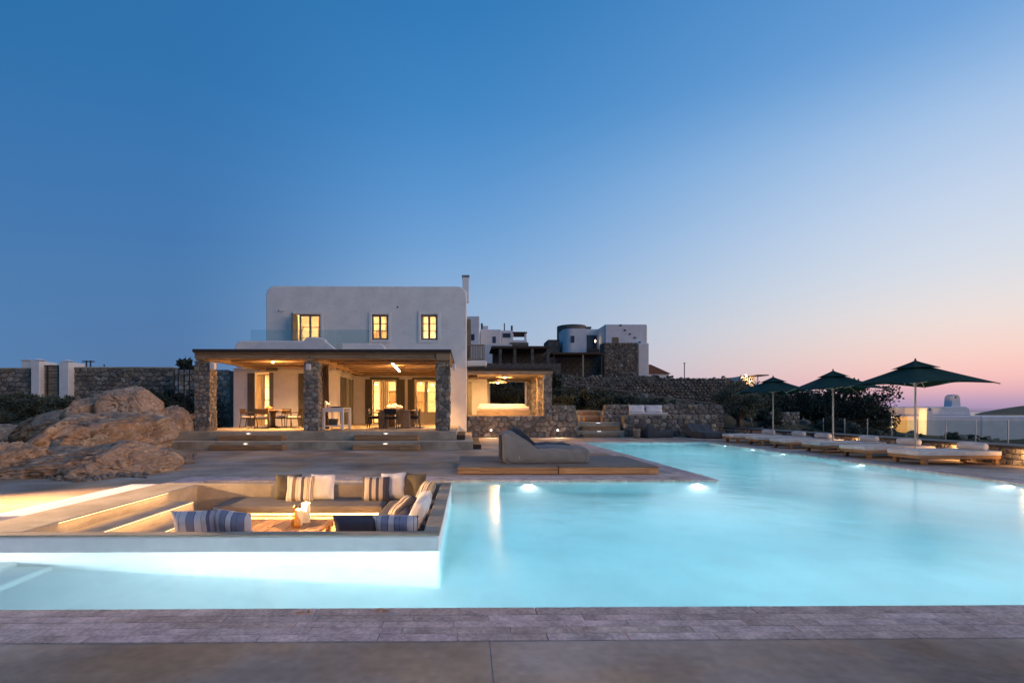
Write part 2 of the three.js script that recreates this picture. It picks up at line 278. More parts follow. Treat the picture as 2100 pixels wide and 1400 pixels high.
const framePaint = M({ color: lin(0.185, 0.17, 0.145), roughness: 0.55 });
const creamPaint = M({ color: lin(0.55, 0.50, 0.42), roughness: 0.5 });
const roofing = M({ color: lin(0.045, 0.035, 0.03), map: tCloth, roughness: 0.95 });
const reed = M({ color: lin(0.44, 0.30, 0.16), map: tReed, bumpMap: bReed, bumpScale: 0.012, roughness: 0.9 });
const pane = MP({ color: lin(0.96, 0.98, 0.97), transmission: 1, thickness: 0, roughness: 0.02, ior: 1.5 });
const balGlass = MP({ color: lin(0.86, 0.93, 0.92), transmission: 1, thickness: 0, roughness: 0.03, ior: 1.5 });
const clearGlass = MP({ color: lin(0.97, 0.97, 0.97), transmission: 1, thickness: 0, roughness: 0.01, ior: 1.45 });
const amberGlass = MP({ color: lin(0.92, 0.66, 0.30), transmission: 1, thickness: 0, roughness: 0.03, ior: 1.5 });
const steel = M({ color: lin(0.55, 0.54, 0.52), metalness: 0.9, roughness: 0.35 });
const blackMetal = M({ color: lin(0.02, 0.02, 0.022), roughness: 0.5 });
const black = M({ color: lin(0.018, 0.018, 0.02), roughness: 0.75 });
const cloth = (r, g, b, o = {}) => MP({ color: lin(r, g, b), map: tCloth, bumpMap: bWeave, bumpScale: 0.0012, roughness: 0.95, sheen: 0.25, sheenRoughness: 0.6, sheenColor: lin(r, g, b), ...o });
const greyCloth = cloth(0.23, 0.215, 0.205), slateCloth = cloth(0.06, 0.075, 0.085), seatCloth = cloth(0.17, 0.15, 0.13), whiteCloth = cloth(0.78, 0.75, 0.72), oliveCloth = cloth(0.12, 0.10, 0.065), navyCloth = cloth(0.05, 0.055, 0.085), matCloth = cloth(0.74, 0.70, 0.64), greenCanvas = cloth(0.012, 0.058, 0.048, { sheen: 0, specularIntensity: 0.25 });
const WARM = new THREE.Color(1.0, 0.52, 0.18), SOFT = new THREE.Color(1.0, 0.72, 0.42), COOL = new THREE.Color(0.95, 0.95, 1.0);
const glow = (r, g, b, k) => M({ color: lin(0.8, 0.8, 0.8), emissive: lin(r, g, b), emissiveIntensity: k, roughness: 0.6 });
function lampAt(parent, x, y, z, color, cd, radius = 1) {            // a light inside a lamp's own thing; x, y, z in the parent's axes
  const l = new THREE.PointLight(color, cd); l.position.set(x, y, z); l.castShadow = true; l.shadow.radius = radius; parent.add(l); return l;
}
// vertex-coloured stonework as one part: for walls so far away that stones are a few pixels
function rubbleGeo(w, h, cell, aspect, depth, seed, keep, tone = 1) {
  const r = rng(seed), list = stonePolys(w, h, cell, aspect, r, cell * 0.10, keep).map((s) => {
    const g = stoneGeo(s, depth, r), p = stoneMats[Math.floor(r() * stoneMats.length)].color, k = tone * (0.75 + r() * 0.6), c = new Float32Array(g.attributes.position.count * 3);
    for (let i = 0; i < c.length; i += 3) { c[i] = p.r * k; c[i + 1] = p.g * k; c[i + 2] = p.b * k; }
    g.setAttribute('color', new THREE.BufferAttribute(c, 3)); return g;
  });
  return mergeGeometries(list);
}
// stones as single parts on one face; at = local offset of the face's lower corner, turn about y
function stoneFace(parent, w, h, cell, aspect, depth, seed, at, turn = 0, keep, budget = 300) {
  const r = rng(seed), list = stonePolys(w, h, cell, aspect, r, cell * 0.09, keep).sort((a, b) => b.area - a.area), rest = [];
  const m4 = new THREE.Matrix4().makeRotationY(turn).setPosition(...at); let n = 0;
  for (const s of list) {
    const g = stoneGeo(s, depth, r).applyMatrix4(m4);
    if (n++ < budget) mesh(parent, 'stone', g, stoneMats[Math.floor(r() * 6)]); else rest.push(g);
  }
  if (rest.length) tag(mesh(parent, 'small_stones', mergeGeometries(rest), stoneMats[1]), null, null, null, 'stuff');
  return Math.min(n, budget);
}
// a cushion: puffed, with pinched corners; lies in x-y, thickness along z
function pillowGeo(w, h, t, seed = 1, n = 14) {
  const pos = [], uv = [], idx = [], r = rng(seed), a = r() * 9;
  for (const s of [1, -1]) for (let j = 0; j <= n; j++) for (let i = 0; i <= n; i++) {
    const u = i / n * 2 - 1, v = j / n * 2 - 1, e = Math.pow(Math.max(0, (1 - u ** 4) * (1 - v ** 4)), 0.55), pin = 1 - 0.07 * (1 - Math.abs(u * v)) * Math.max(Math.abs(u), Math.abs(v)) ** 2;
    const wr = (n2(u * 3 + a, v * 3 + a, 64, seed) - 0.5) * 0.35 * e;
    pos.push(u * w / 2 * pin, v * h / 2 * pin, s * t / 2 * e * (1 + wr)); uv.push((u + 1) / 2 * w, (v + 1) / 2 * h);
  }
  const N = (n + 1) * (n + 1);
  for (const k of [0, 1]) for (let j = 0; j < n; j++) for (let i = 0; i < n; i++) { const p = k * N + j * (n + 1) + i, q = p + n + 1; k ? idx.push(p, q, p + 1, p + 1, q, q + 1) : idx.push(p, p + 1, q, p + 1, q + 1, q); }
  const g = new THREE.BufferGeometry(); g.setAttribute('position', new THREE.Float32BufferAttribute(pos, 3)); g.setAttribute('uv', new THREE.Float32BufferAttribute(uv, 2)); g.setIndex(idx); g.computeVertexNormals(); return g;
}
// a soft block (mattress, beanbag seat): rounded box with sag and wrinkles
function softBox(w, h, d, rad, bulge, seed, nx = 20, ny = 6, nz = 12) {
  const g = new THREE.BoxGeometry(w, h, d, nx, ny, nz), p = g.attributes.position, uv = g.attributes.uv, nn = g.attributes.normal, hw = w / 2, hh = h / 2, hd = d / 2;
  for (let i = 0; i < p.count; i++) {
    let x = p.getX(i), y = p.getY(i), z = p.getZ(i);
    const ux = nn.getX(i) ? z : x, vy = nn.getY(i) ? z : y; uv.setXY(i, ux, vy);
    const cx = clamp(x, -hw + rad, hw - rad), cy = clamp(y, -hh + Math.min(rad, hh), hh - Math.min(rad, hh)), cz = clamp(z, -hd + rad, hd - rad), dx = x - cx, dy = y - cy, dz = z - cz, L = Math.hypot(dx, dy, dz) || 1, k = Math.min(rad, hh + 0) / L;
    if (L > 1e-6) { x = cx + dx * Math.min(1, k * (Math.max(Math.abs(dx), Math.abs(dy), Math.abs(dz)) / Math.min(rad, hh))); y = cy + dy * Math.min(1, k * (Math.max(Math.abs(dx), Math.abs(dy), Math.abs(dz)) / Math.min(rad, hh))); z = cz + dz * Math.min(1, k * (Math.max(Math.abs(dx), Math.abs(dy), Math.abs(dz)) / Math.min(rad, hh))); }
    const f = (fbm3(x * 3.1 + seed, y * 4, z * 3.1, 3, seed) - 0.5) * 2 * bulge, up = y / hh; y += f * (up > 0 ? 1 : 0.15); x += f * 0.5 * x / hw; z += f * 0.5 * z / hd;
    p.setXYZ(i, x, y, z);
  }
  g.computeVertexNormals(); return g;
}
// ---------------------------------------------------------------- the setting: terrain, sea, far island, deck, pool
const CTRL = [[-14, 14, 0.2], [-20, 20, 0.8], [-25, 28, 1.4], [-16, 27, 1.3], [-14, 24, 0.9], [-8, 37, 1.5], [-30, 40, 1.5], [-60, 60, 1.4], [-60, 10, 0.4], [-25, 8, 0.1], [-120, 100, 1.0], [-40, 120, 1.5],
  [0, 37, 2.0], [6, 34, 1.8], [10, 31, 1.55], [14, 31, 1.4], [18, 33, 0.8], [7, 41, 3.2], [14, 41, 2.5], [20, 41, 1.5], [26, 41, 0.6], [10, 46, 4.1], [16, 46, 3.9], [21, 46, 3.5], [26, 48, 1.8],
  [0, 50, 4.4], [-6, 60, 3.4], [10, 66, 6.0], [22, 66, 5.7], [0, 92, 7.6], [10, 96, 8.0], [30, 90, 3.0], [40, 80, -3.0], [34, 50, -2.6], [16, 27, -0.1], [20, 26, -0.8], [26, 24, -1.3], [30, 32, -2.0], [40, 50, -3.2],
  [50, 60, -3.6], [60, 60, -4], [80, 120, -8], [60, 30, -4], [40, 10, -3], [20, 5, -1], [20, 15, -0.7], [15, 15, -0.3], [-10, 150, 4], [40, 160, -4], [150, 200, -22], [150, 40, -22], [120, 0, -20], [-120, 200, 0], [0, 220, 0]];
function landY(X, D) {
  let s = 0, w = 0; for (const [x, d, y] of CTRL) { const q = 1 / Math.pow((x - X) ** 2 + (d - D) ** 2 + 1.5, 1.6); s += q * y; w += q; }
  let y = s / w; const out = Math.min(Math.max(-13.5 - X, X - 12.6, -9 - D, D - 24.6), Math.max(-12.6 - X, X - 3.6, D - 34.6, 20 - D), Math.max(-X, X - 6.6, D - 29.6, 20 - D), Math.max(-X, X - 12.4, D - 26.2, 20 - D));   // under the deck and the house the ground lies deep
  y = mix(-2.3, y, sstep(-0.6, 1.2, out));
  return y + (out > 0 ? (fbm3(X * 0.5, 0, D * 0.5, 4, 3) - 0.5) * Math.min(1.0, 0.12 + out * 0.02) : 0);
}
{
  const xs = [], ds = []; for (let x = -60; x <= 70; x += 0.9) xs.push(x); for (let x = 76; x <= 300; x += 14) xs.push(x); for (let x = -70; x >= -300; x -= 14) xs.unshift(x);
  for (let d = -60; d < -8; d += 8) ds.push(d); for (let d = -8; d <= 110; d += 0.9) ds.push(d); for (let d = 118; d <= 420; d += 14) ds.push(d);
  const pos = [], uv = [], idx = [], n = xs.length;
  for (const d of ds) for (const x of xs) { pos.push(x, landY(x, d) - (Math.max(0, d - 230) + Math.max(0, Math.abs(x) - 200)) * 0.15, -d); uv.push(x, d); }
  for (let j = 0; j < ds.length - 1; j++) for (let i = 0; i < n - 1; i++) { const a = j * n + i; idx.push(a, a + 1, a + n, a + 1, a + n + 1, a + n); }
  const g = new THREE.BufferGeometry(); g.setAttribute('position', new THREE.Float32BufferAttribute(pos, 3)); g.setAttribute('uv', new THREE.Float32BufferAttribute(uv, 2)); g.setIndex(idx); g.computeVertexNormals();
  struct('terrain', g, earth);
  const sg = new THREE.PlaneGeometry(16000, 16000).rotateX(-Math.PI / 2); struct('sea', sg, M({ color: lin(0.02, 0.04, 0.06), roughness: 0.25 }), [0, -22, 0]);
  // the far island: a long low back
  const ip = [], ii = [], NX = 60, NZ = 12;
  for (let j = 0; j <= NZ; j++) for (let i = 0; i <= NX; i++) { const u = i / NX, v = j / NZ, e = Math.sin(Math.PI * v) * Math.sin(Math.PI * Math.pow(u, 0.8)); ip.push((2500 + v * 1300 + u * 300) * (1.0 + u * 0.7), -24 + e * (84 + 12 * fbm3(u * 7, v * 3, 1, 4, 7)), -2500 - v * 1300 - u * 300); }
  for (let j = 0; j < NZ; j++) for (let i = 0; i < NX; i++) { const a = j * (NX + 1) + i; ii.push(a, a + 1, a + NX + 1, a + 1, a + NX + 2, a + NX + 1); }
  const ig = new THREE.BufferGeometry(); ig.setAttribute('position', new THREE.Float32BufferAttribute(ip, 3)); { const q = []; for (let i = 0; i < ip.length; i += 3) q.push(ip[i] / 60, ip[i + 2] / 60); ig.setAttribute('uv', new THREE.Float32BufferAttribute(q, 2)); } ig.setIndex(ii); ig.computeVertexNormals(); struct('hill', ig, M({ color: lin(0.15, 0.135, 0.105), map: tEarth, roughness: 1 }));
}
const COP = 0.006;                                                   // coping lies a little proud of the deck
const G = { near: 2.886, front: 3.36, isl: 4.87, islBack: 8.38, mid: 9.55, midOut: 10.12, far: 21.0, right: 9.9, left: 4.7, west: -9.0, rimY: 0.128, islR: -0.27, water: -0.035, floor: -1.45 };
{
  const sheets = [[-30, 0.119, -6, G.near], [0.125, 13.2, -6, G.near], [10.4, 13.2, G.near, 26], [4.2, 10.4, 21.5, 26], [-5.45, 4.2, G.midOut, 26], [-30, -5.45, 5.0, 26], [-30, -9.5, G.near, 5.0], [-5.45, -4.9, 5.0, 8.45]];
  const deck = mergeGeometries(sheets.map(([a, b, c, d]) => polySheet([[a, c], [b, c], [b, d], [a, d]], 0)));
  struct('deck', deck, deckMat);
  struct('deck_joint', boxG(0.116, 0.128, -0.05, -0.0015, -6, G.near, 0), joint);
  // coping: the wide band beside the camera is laid in narrow stones, the rest in long slabs
  const cop = new THREE.Group(); cop.name = 'pool_coping'; scene.add(cop); cop.userData.kind = 'structure';
  const r = rng(77), rows = [[2.890, 2.977], [2.981, 3.066], [3.070, 3.155], [3.159, 3.244]];
  B(cop, 'bedding', -9.5, 10.4, -0.06, -0.003, G.near, 3.25, joint, { c: 0 });
  rows.forEach(([d0, d1], k) => { for (let x = -9.5 - r() * 0.4; x < 10.4;) { const w = 0.34 + r() * 0.42, x1 = Math.min(10.4, x + w); if (x1 > -9.4) B(cop, 'paver', x + 0.002, x1 - 0.002, -0.04, COP - r() * 0.002, d0, d1, copingMats[Math.floor(r() * 6)], { c: 0.0015 }); x = x1; } });
  for (let x = -9.5; x < 10.4; x += 1.42) B(cop, 'edge_slab', x + 0.0015, Math.min(10.4, x + 1.4185), -0.045, COP, 3.2475, G.front + 0.012, copingMats[[1, 4, 1, 3][Math.floor(r() * 4)]], { c: 0.006 });
  const slabs = (x0, x1, d0, d1, alongX) => { const L = alongX ? x1 - x0 : d1 - d0, n = Math.max(1, Math.round(L / 1.2)); for (let i = 0; i < n; i++) { const a = i / n * L + 0.002, b = (i + 1) / n * L - 0.002; alongX ? B(cop, 'coping_slab', x0 + a, x0 + b, -0.045, COP, d0, d1, copingMats[Math.floor(r() * 6)], { c: 0.004 }) : B(cop, 'coping_slab', x0, x1, -0.045, COP, d0 + a, d0 + b, copingMats[Math.floor(r() * 6)], { c: 0.004 }); } };
  slabs(9.888, 10.4, 3.376, 21.5, false); slabs(4.2, 9.886, 20.988, 21.5, true); slabs(4.2, 4.712, 9.54, 20.986, false); slabs(-5.45, 4.198, 9.54, G.midOut, true); slabs(-5.45, -4.89, 8.46, 9.538, false);
  // basin
  const P = [[G.west, G.front], [G.right, G.front], [G.right, G.far], [G.left, G.far], [G.left, G.mid], [-4.9, G.mid], [-4.9, G.islBack], [G.islR, G.islBack], [G.islR, G.isl], [G.west, G.isl]];
  const basin = new THREE.Group(); basin.name = 'pool_basin'; basin.userData.kind = 'structure'; scene.add(basin);
  const fy = (X) => X < -4 ? -0.62 : X < 0 ? mix(-0.62, -1.05, (X + 4) / 4) : mix(-1.05, G.floor, clamp(X / 6)), FT = [];   // the floor falls away from the steps
  for (const [a, b, c, d, flat] of [[G.west, G.islR, G.front, G.isl], [G.islR, G.left, G.front, G.mid], [G.left, G.right, G.front, G.far], [-4.9, G.islR, G.islBack, G.mid, 1]]) { const n = Math.ceil((b - a) / 0.8); for (let i = 0; i < n; i++) { const x0 = mix(a, b, i / n), x1 = mix(a, b, (i + 1) / n), q = flat ? fy(0) : 0, A = [x0, q || fy(x0), -c], Bq = [x1, q || fy(x1), -c], C = [x1, q || fy(x1), -d], Dq = [x0, q || fy(x0), -d]; FT.push([A, Bq, C], [A, C, Dq]); } }
  mesh(basin, 'pool_floor', boxUV(tris(FT)), poolPlaster);
  const W = []; P.forEach((a, i) => { if (i > 5 && i < 9) return; const b = P[(i + 1) % P.length]; const A = [a[0], -0.01, -a[1]], C = [b[0], -0.01, -b[1]], A0 = [a[0], G.floor, -a[1]], C0 = [b[0], G.floor, -b[1]]; W.push([A0, C0, C], [A0, C, A]); });
  mesh(basin, 'pool_wall', boxUV(tris(W)), poolPlaster);
  [[-3.9, -0.51], [-4.22, -0.39], [-4.54, -0.27], [-4.86, -0.15]].forEach(([x, y], i) => B(basin, 'pool_step', G.west + 0.01, x, G.floor + 0.002 + i * 0.001, y, G.front + 0.004, G.isl - 0.004, poolPlaster, { c: 0.02 }));
  const water = polySheet(P, G.water);
  const waterMat = MP({ color: lin(1, 1, 1), transmission: 1, thickness: 1, ior: 1.33, roughness: 0.17, bumpMap: bWave, bumpScale: 0.012, attenuationColor: lin(0.36, 0.855, 0.985), attenuationDistance: 4.2 });
  struct('water', water, waterMat);
  // lamps under water
  const lens = glow(0.9, 0.96, 1.0, 12), poolLamp = (x, d, face, cd, label, group, tint = COOL) => {
    const t = thing('pool_light', label, 'pool light', [x, -0.34, -d], group, face);
    mesh(t, 'bezel', new THREE.TorusGeometry(0.1, 0.016, 8, 24), steel, [0, 0, 0.012]);
    mesh(t, 'lens', new THREE.CylinderGeometry(0.096, 0.096, 0.02, 24).rotateX(Math.PI / 2), lens, [0, 0, 0.012]);
    const l = new THREE.SpotLight(tint, cd, 0, 1.38, 0.9); l.position.set(0, 0, 0.05); l.target.position.set(0, -0.4, 1); l.castShadow = true; l.shadow.radius = 3; t.add(l, l.target);
  };
  for (const [x, cd] of [[-2.6, 6], [1.13, 25], [4.28, 25]]) poolLamp(x, G.mid - 0.002, 0, cd, x < 0 ? 'round underwater lamp behind the back rim of the seating pit' : 'round underwater lamp in the pool wall below the wooden platform', x < 0 ? undefined : 'lamps below the wooden platform');
  for (const d of [9.2, 12.7, 15.9, 17.6, 19.5]) poolLamp(G.right - 0.002, d, -Math.PI / 2, 20, 'round underwater lamp in the pool wall beside the sun loungers', 'pool lamps beside the sun loungers');
  for (const d of [10.8, 13.5, 17.0, 19.0]) poolLamp(G.left + 0.002, d, Math.PI / 2, 15, 'round underwater lamp in the pool wall running towards the stone stair', 'pool lamps in the long inner wall');
  for (const x of [-4.5, -2.4, -0.6, 1.4, 4.0, 6.8, 9.0]) poolLamp(x, G.front + 0.002, Math.PI, x < -4 ? 17 : x < 0 ? 12.5 : 18, 'round underwater lamp in the pool wall under the narrow stone coping', 'pool lamps under the stone coping', x < 0 ? new THREE.Color(1.0, 0.88, 0.93) : COOL);
}

// ---------------------------------------------------------------- sunken seating pit in the pool
const Y0 = -0.56, SEAT = -0.08;
{
  const t = thing('seating_pit', 'sunken concrete seating pit with a pale rim rising from the pool', 'seating pit', [-2.4, Y0, -6.6]), rim = G.rimY;
  B(t, 'front_wall', G.west, G.islR, -1.44, rim - 0.018, G.isl, 5.0, poolRim, { c: 0.012 });
  B(t, 'front_cap', G.west, G.islR, rim - 0.017, rim, G.isl - 0.002, 5.002, lounge, { c: 0.006 });
  B(t, 'end_wall', -0.43, G.islR, -1.44, rim - 0.018, 5.003, G.islBack, poolRim, { c: 0.012 });
  B(t, 'end_cap', -0.432, G.islR + 0.002, rim - 0.017, rim, 5.003, G.islBack + 0.002, lounge, { c: 0.006 });
  B(t, 'back_wall', -4.9, -0.433, -1.44, rim, 8.25, G.islBack, lounge, { c: 0.012 });
  B(t, 'floor', -4.33, -0.433, -0.7, Y0, 5.003, 8.248, lounge, { c: 0 });
  B(t, 'side_wall', -4.98, -4.33, -0.7, rim, 5.003, 8.248, lounge, { c: 0.012 });
  [[-3.97, -0.007], [-3.64, -0.14], [-3.31, -0.28], [-2.98, -0.42]].forEach(([x, y], i) => B(t, 'step', i ? [-3.97, -3.64, -3.31][i - 1] + 0.001 : -4.329, x, Y0 + 0.001, y, 5.43, 7.46, lounge, { c: 0.006 }));
  B(t, 'landing', -5.5, -4.985, 0.001, 0.10, 5.9, 8.45, poolRim, { c: 0.008 });
  // benches: plinth set back, glowing strip under the overhang
  const bench = (x0, x1, d0, d1, px0, px1, pd0, pd1) => { B(t, 'bench_plinth', px0, px1, Y0 + 0.001, -0.25, pd0, pd1, lounge, { c: 0.004 }); B(t, 'bench_slab', px0 - (x0 < px0 ? 0.05 : 0), px1, -0.249, -0.192, pd0 - (d0 < pd0 ? 0.05 : 0), pd1 + (d1 > pd1 ? 0.05 : 0), lounge, { c: 0.006 }); };
  bench(-3.72, -0.434, 7.48, 8.248, -3.5, -0.434, 7.68, 8.248); bench(-1.2, -0.434, 5.004, 7.478, -0.98, -0.434, 5.004, 7.478); bench(-2.92, -1.202, 5.004, 5.72, -2.8, -1.202, 5.004, 5.52);
  const strip = glow(1.0, 0.62, 0.22, 2.2);
  const led = (x0, x1, d0, d1, label) => {
    const s = thing('strip_light', label, 'strip light', [(x0 + x1) / 2, -0.21, -(d0 + d1) / 2], 'strip lights under the pit benches'); B(s, 'diffuser', x0, x1, -0.21, -0.193, d0, d1, strip, { c: 0 });
    const w = x1 - x0, d = d1 - d0, n = Math.max(w, d), l = new THREE.RectAreaLight(WARM, 250, w > d ? w : 0.03, w > d ? 0.03 : d); l.rotation.x = -Math.PI / 2; l.position.set(0, -0.015, 0); s.add(l);
  };
  led(-3.6, -1.3, 7.595, 7.625, 'warm glowing strip under the front of the back pit bench'); led(-1.07, -1.04, 5.75, 7.4, 'warm glowing strip under the pit bench beside the open pool'); led(-2.8, -1.3, 5.575, 5.605, 'warm glowing strip under the pit bench at the pool rim');
  [[-4.329, G.rimY, 'warm strip light under the rim above the top pit step'], [-3.97, -0.007, 'warm strip light under the edge of the top pit step'], [-3.64, -0.14, 'warm strip light under the edge of the second pit step']].forEach(([x, y, label]) => {
    const s = thing('strip_light', label, 'strip light', [x + 0.008, y - 0.02, -6.44], 'strip lights on the pit steps'); B(s, 'diffuser', x + 0.001, x + 0.010, y - 0.018, y - 0.012, 5.46, 7.43, strip, { c: 0 });
    const l = new THREE.RectAreaLight(WARM, 15, 0.02, 1.95); l.rotation.set(-Math.PI / 2, 0, 0); l.position.set(0.022, -0.008, 0); s.add(l);
  });
  // mattresses on the benches
  const mattress = (x0, x1, d0, d1, label, seed) => { const m = mesh(scene, 'bench_mattress', softBox(x1 - x0, 0.115, d1 - d0, 0.045, 0.008, seed, 24, 4, 14), seatCloth, [(x0 + x1) / 2, -0.192 + 0.0575, -(d0 + d1) / 2]); tag(m, label, 'mattress', 'grey mattresses in the seating pit'); };
  mattress(-3.74, -2.47, 7.46, 8.24, 'brown-grey mattress on the back pit bench beside the steps', 3); mattress(-2.45, -1.24, 7.46, 8.24, 'brown-grey mattress in the middle of the back pit bench', 4); mattress(-1.22, -0.44, 5.74, 8.24, 'long brown-grey mattress on the pit bench beside the open pool', 5); mattress(-2.94, -0.44, 5.01, 5.72, 'brown-grey mattress on the pit bench against the pool-side rim', 6);
  // cushions
  const stripes = (seed, pal, n) => { const r = rng(seed), cuts = []; let p = 0; while (p < 1) { const w = (0.4 + r()) / n; cuts.push([p, p + w, pal[Math.floor(r() * pal.length)], r() < 0.5]); p += w; } return tex(512, 1, (u, v) => { const k = cuts.find(([a, b]) => u >= a && u < b) ?? cuts[0], e = Math.min(u - k[0], k[1] - u) < 0.006 && k[3], q = 0.92 + 0.08 * n2(u * 256, v * 128, 256, 7); return k[2].map((c) => c * q * (e ? 0.35 : 1)); }, true, 128); };
  const palB = [[0.82, 0.80, 0.78], [0.70, 0.64, 0.55], [0.48, 0.42, 0.36], [0.80, 0.76, 0.70], [0.34, 0.32, 0.34]], palC = [[0.80, 0.80, 0.84], [0.52, 0.55, 0.66], [0.74, 0.74, 0.78], [0.36, 0.38, 0.50], [0.78, 0.76, 0.78]];
  const st = [stripes(5, palB, 11), stripes(9, palB, 9), stripes(14, palC, 9), stripes(21, palC, 10)].map((map) => { map.repeat.set(1 / 0.55, 1 / 0.55); return MP({ color: lin(0.95, 0.92, 0.88), map, bumpMap: bWeave, bumpScale: 0.0012, roughness: 0.95 }); });
  const cushion = (name, x, d, y, w, h, lean, turn, mat, label, group, roll = 0, seed = 1) => {
    const m = mesh(scene, name, pillowGeo(w, h, 0.17, seed), mat); m.rotation.order = 'YXZ'; m.rotation.set(lean, turn, roll); m.position.set(x, y + h / 2 * Math.cos(lean) - 0.01, -d); tag(m, label, 'cushion', group);
  };
  const H = Math.PI / 2, S = SEAT;
  cushion('plain_cushion', -2.82, 8.06, S, 0.40, 0.40, -0.25, 0.1, oliveCloth, 'dark olive cushion leaning on the back rim of the pit', undefined, 0, 11);
  cushion('striped_cushion', -2.58, 7.90, S, 0.42, 0.40, -0.30, 0.05, st[0], 'brown striped cushion between an olive and a white one', undefined, 0, 12);
  cushion('plain_cushion', -2.28, 8.05, S, 0.40, 0.40, -0.22, -0.1, whiteCloth, 'plain white cushion on the back bench beside a striped one', undefined, 0, 13);
  cushion('striped_cushion', -1.42, 7.92, S, 0.42, 0.38, -0.28, 0.08, st[1], 'brown striped cushion in the back corner of the pit bench', undefined, 0, 14);
  cushion('plain_cushion', -1.16, 8.06, S, 0.40, 0.42, -0.2, 0.0, whiteCloth, 'white cushion standing in the pit corner behind a striped one', undefined, 0.06, 15);
  cushion('plain_cushion', -0.86, 8.03, S, 0.44, 0.42, -0.25, -0.5, oliveCloth, 'dark brown cushion wedged in the corner of the pit', undefined, 0, 16);
  cushion('striped_cushion', -0.62, 7.42, S, 0.42, 0.42, -0.45, -H + 0.3, st[0], 'striped cushion leaning on the rim by the open pool, next to the corner', undefined, 0.1, 17);
  cushion('striped_cushion', -0.84, 6.66, S, 0.44, 0.40, -0.85, -H + 0.35, st[1], 'striped cushion slumped forward on the bench by the open pool', undefined, 0.1, 18);
  cushion('plain_cushion', -0.60, 6.55, S, 0.44, 0.42, -0.5, -H + 0.1, whiteCloth, 'white cushion behind the slumped striped cushion', undefined, 0.2, 19);
  cushion('plain_cushion', -0.58, 5.95, S, 0.44, 0.42, -0.45, -H - 0.05, whiteCloth, 'white cushion leaning on the pool rim beside the navy cushion', undefined, -0.15, 20);
  cushion('plain_cushion', -0.78, 6.15, S - 0.02, 0.36, 0.32, -0.9, -H + 0.2, navyCloth, 'small navy cushion lying among the white cushions', undefined, 0, 21);
  cushion('striped_cushion', -2.72, 5.17, S, 0.44, 0.42, 0.28, 0.06, st[2], 'blue and white striped cushion at the steps end of the rim bench', undefined, 0.02, 22);
  cushion('striped_cushion', -2.36, 5.19, S, 0.40, 0.42, 0.32, -0.15, st[3], 'blue striped cushion beside the table end of the rim bench', undefined, -0.12, 23);
  cushion('plain_cushion', -1.12, 5.20, S, 0.46, 0.38, 0.42, 0.04, navyCloth, 'navy cushion leaning on the pool-side rim of the pit', undefined, 0, 24);
  cushion('striped_cushion', -0.72, 5.18, S, 0.46, 0.38, 0.40, -0.04, st[3], 'blue striped cushion beside the navy one on the rim bench', undefined, 0, 25);
  // low table with candles, carafe and glasses
  const tb = thing('low_table', 'low square wooden table in the middle of the seating pit', 'table', [-2.5, Y0, -6.6]), TY = -0.17;
  for (let i = 0; i < 6; i++) B(tb, 'plank', -3.15 + i * 0.222, -3.15 + i * 0.222 + 0.219, TY - 0.04, TY, 5.98, 6.93, teak[i % 4], { along: 'z', c: 0.004 });
  for (const [x0, x1, d0, d1] of [[-3.15, -1.82, 5.94, 5.979], [-3.15, -1.82, 6.931, 6.97]]) B(tb, 'apron', x0, x1, TY - 0.09, TY + 0.004, d0, d1, teak[1], { c: 0.004 });
  for (const [x, d] of [[-3.1, 6.0], [-1.9, 6.0], [-3.1, 6.85], [-1.9, 6.85]]) B(tb, 'leg', x, x + 0.06, Y0, TY - 0.0405, d, d + 0.06, teak[1], { c: 0.004 });
  const wax = MP({ color: lin(0.88, 0.82, 0.70), transmission: 0.5, roughness: 1, thickness: 0 }), flameM = glow(1, 0.75, 0.35, 12);
  for (const [px, d, h, r, label] of [[612, 6.62, 0.20, 0.05, 'short lit pillar candle beside the amber carafe'], [627, 6.78, 0.25, 0.055, 'tall lit pillar candle behind the short one on the low table']]) {
    const c = thing('candle', label, 'candle', [XD(px, d), TY, -d], 'candles on the low table'); mesh(c, 'wax', lathe([[0, 0.001], [r, 0.001], [r, h], [r * 0.82, h], [r * 0.5, h - 0.03], [0, h - 0.035]]), wax); mesh(c, 'flame', lathe([[0, 0], [0.009, 0.01], [0.006, 0.03], [0, 0.05]], 10), flameM, [0, h - 0.03, 0]);
    lampAt(c, 0, h + 0.02, 0, WARM, 4.5, 1.2);
  }
  const cf = thing('carafe', 'amber glass carafe with a long neck on the low table', 'carafe', [XD(606, 6.45), TY, -6.45]); mesh(cf, 'bottle', lathe([[0, 0.002], [0.05, 0.002], [0.062, 0.04], [0.058, 0.09], [0.03, 0.14], [0.014, 0.19], [0.014, 0.235], [0.018, 0.245]], 20), amberGlass); mesh(cf, 'stopper', lathe([[0, 0.235], [0.012, 0.236], [0.022, 0.262], [0.012, 0.285], [0, 0.29]], 14), amberGlass);
  const gl = thing('wine_glass', 'clear stemmed glass standing on the low table', 'glass', [XD(536, 6.5), TY, -6.5], 'glasses on the low table'); mesh(gl, 'bowl', lathe([[0.004, 0.075], [0.028, 0.10], [0.034, 0.14], [0.028, 0.18]], 16), clearGlass); mesh(gl, 'stem', lathe([[0, 0.001], [0.032, 0.002], [0.004, 0.008], [0.004, 0.076]], 12), clearGlass);
  for (const [px, d] of [[549, 6.5], [562, 6.5], [541, 6.72], [554, 6.74], [566, 6.72]]) copyOf(gl, [XD(px, d), TY, -d]);
}
// ---------------------------------------------------------------- the villa
const FL = 0.58, FAC = 24.3, REC = 28.0, UP = 3.62, TOP = 7.2;
const hx = { l: XD(545, FAC), r: XD(957, FAC), bl: XD(478, FAC), side: XD(691, FAC), pier: XD(898, FAC) };
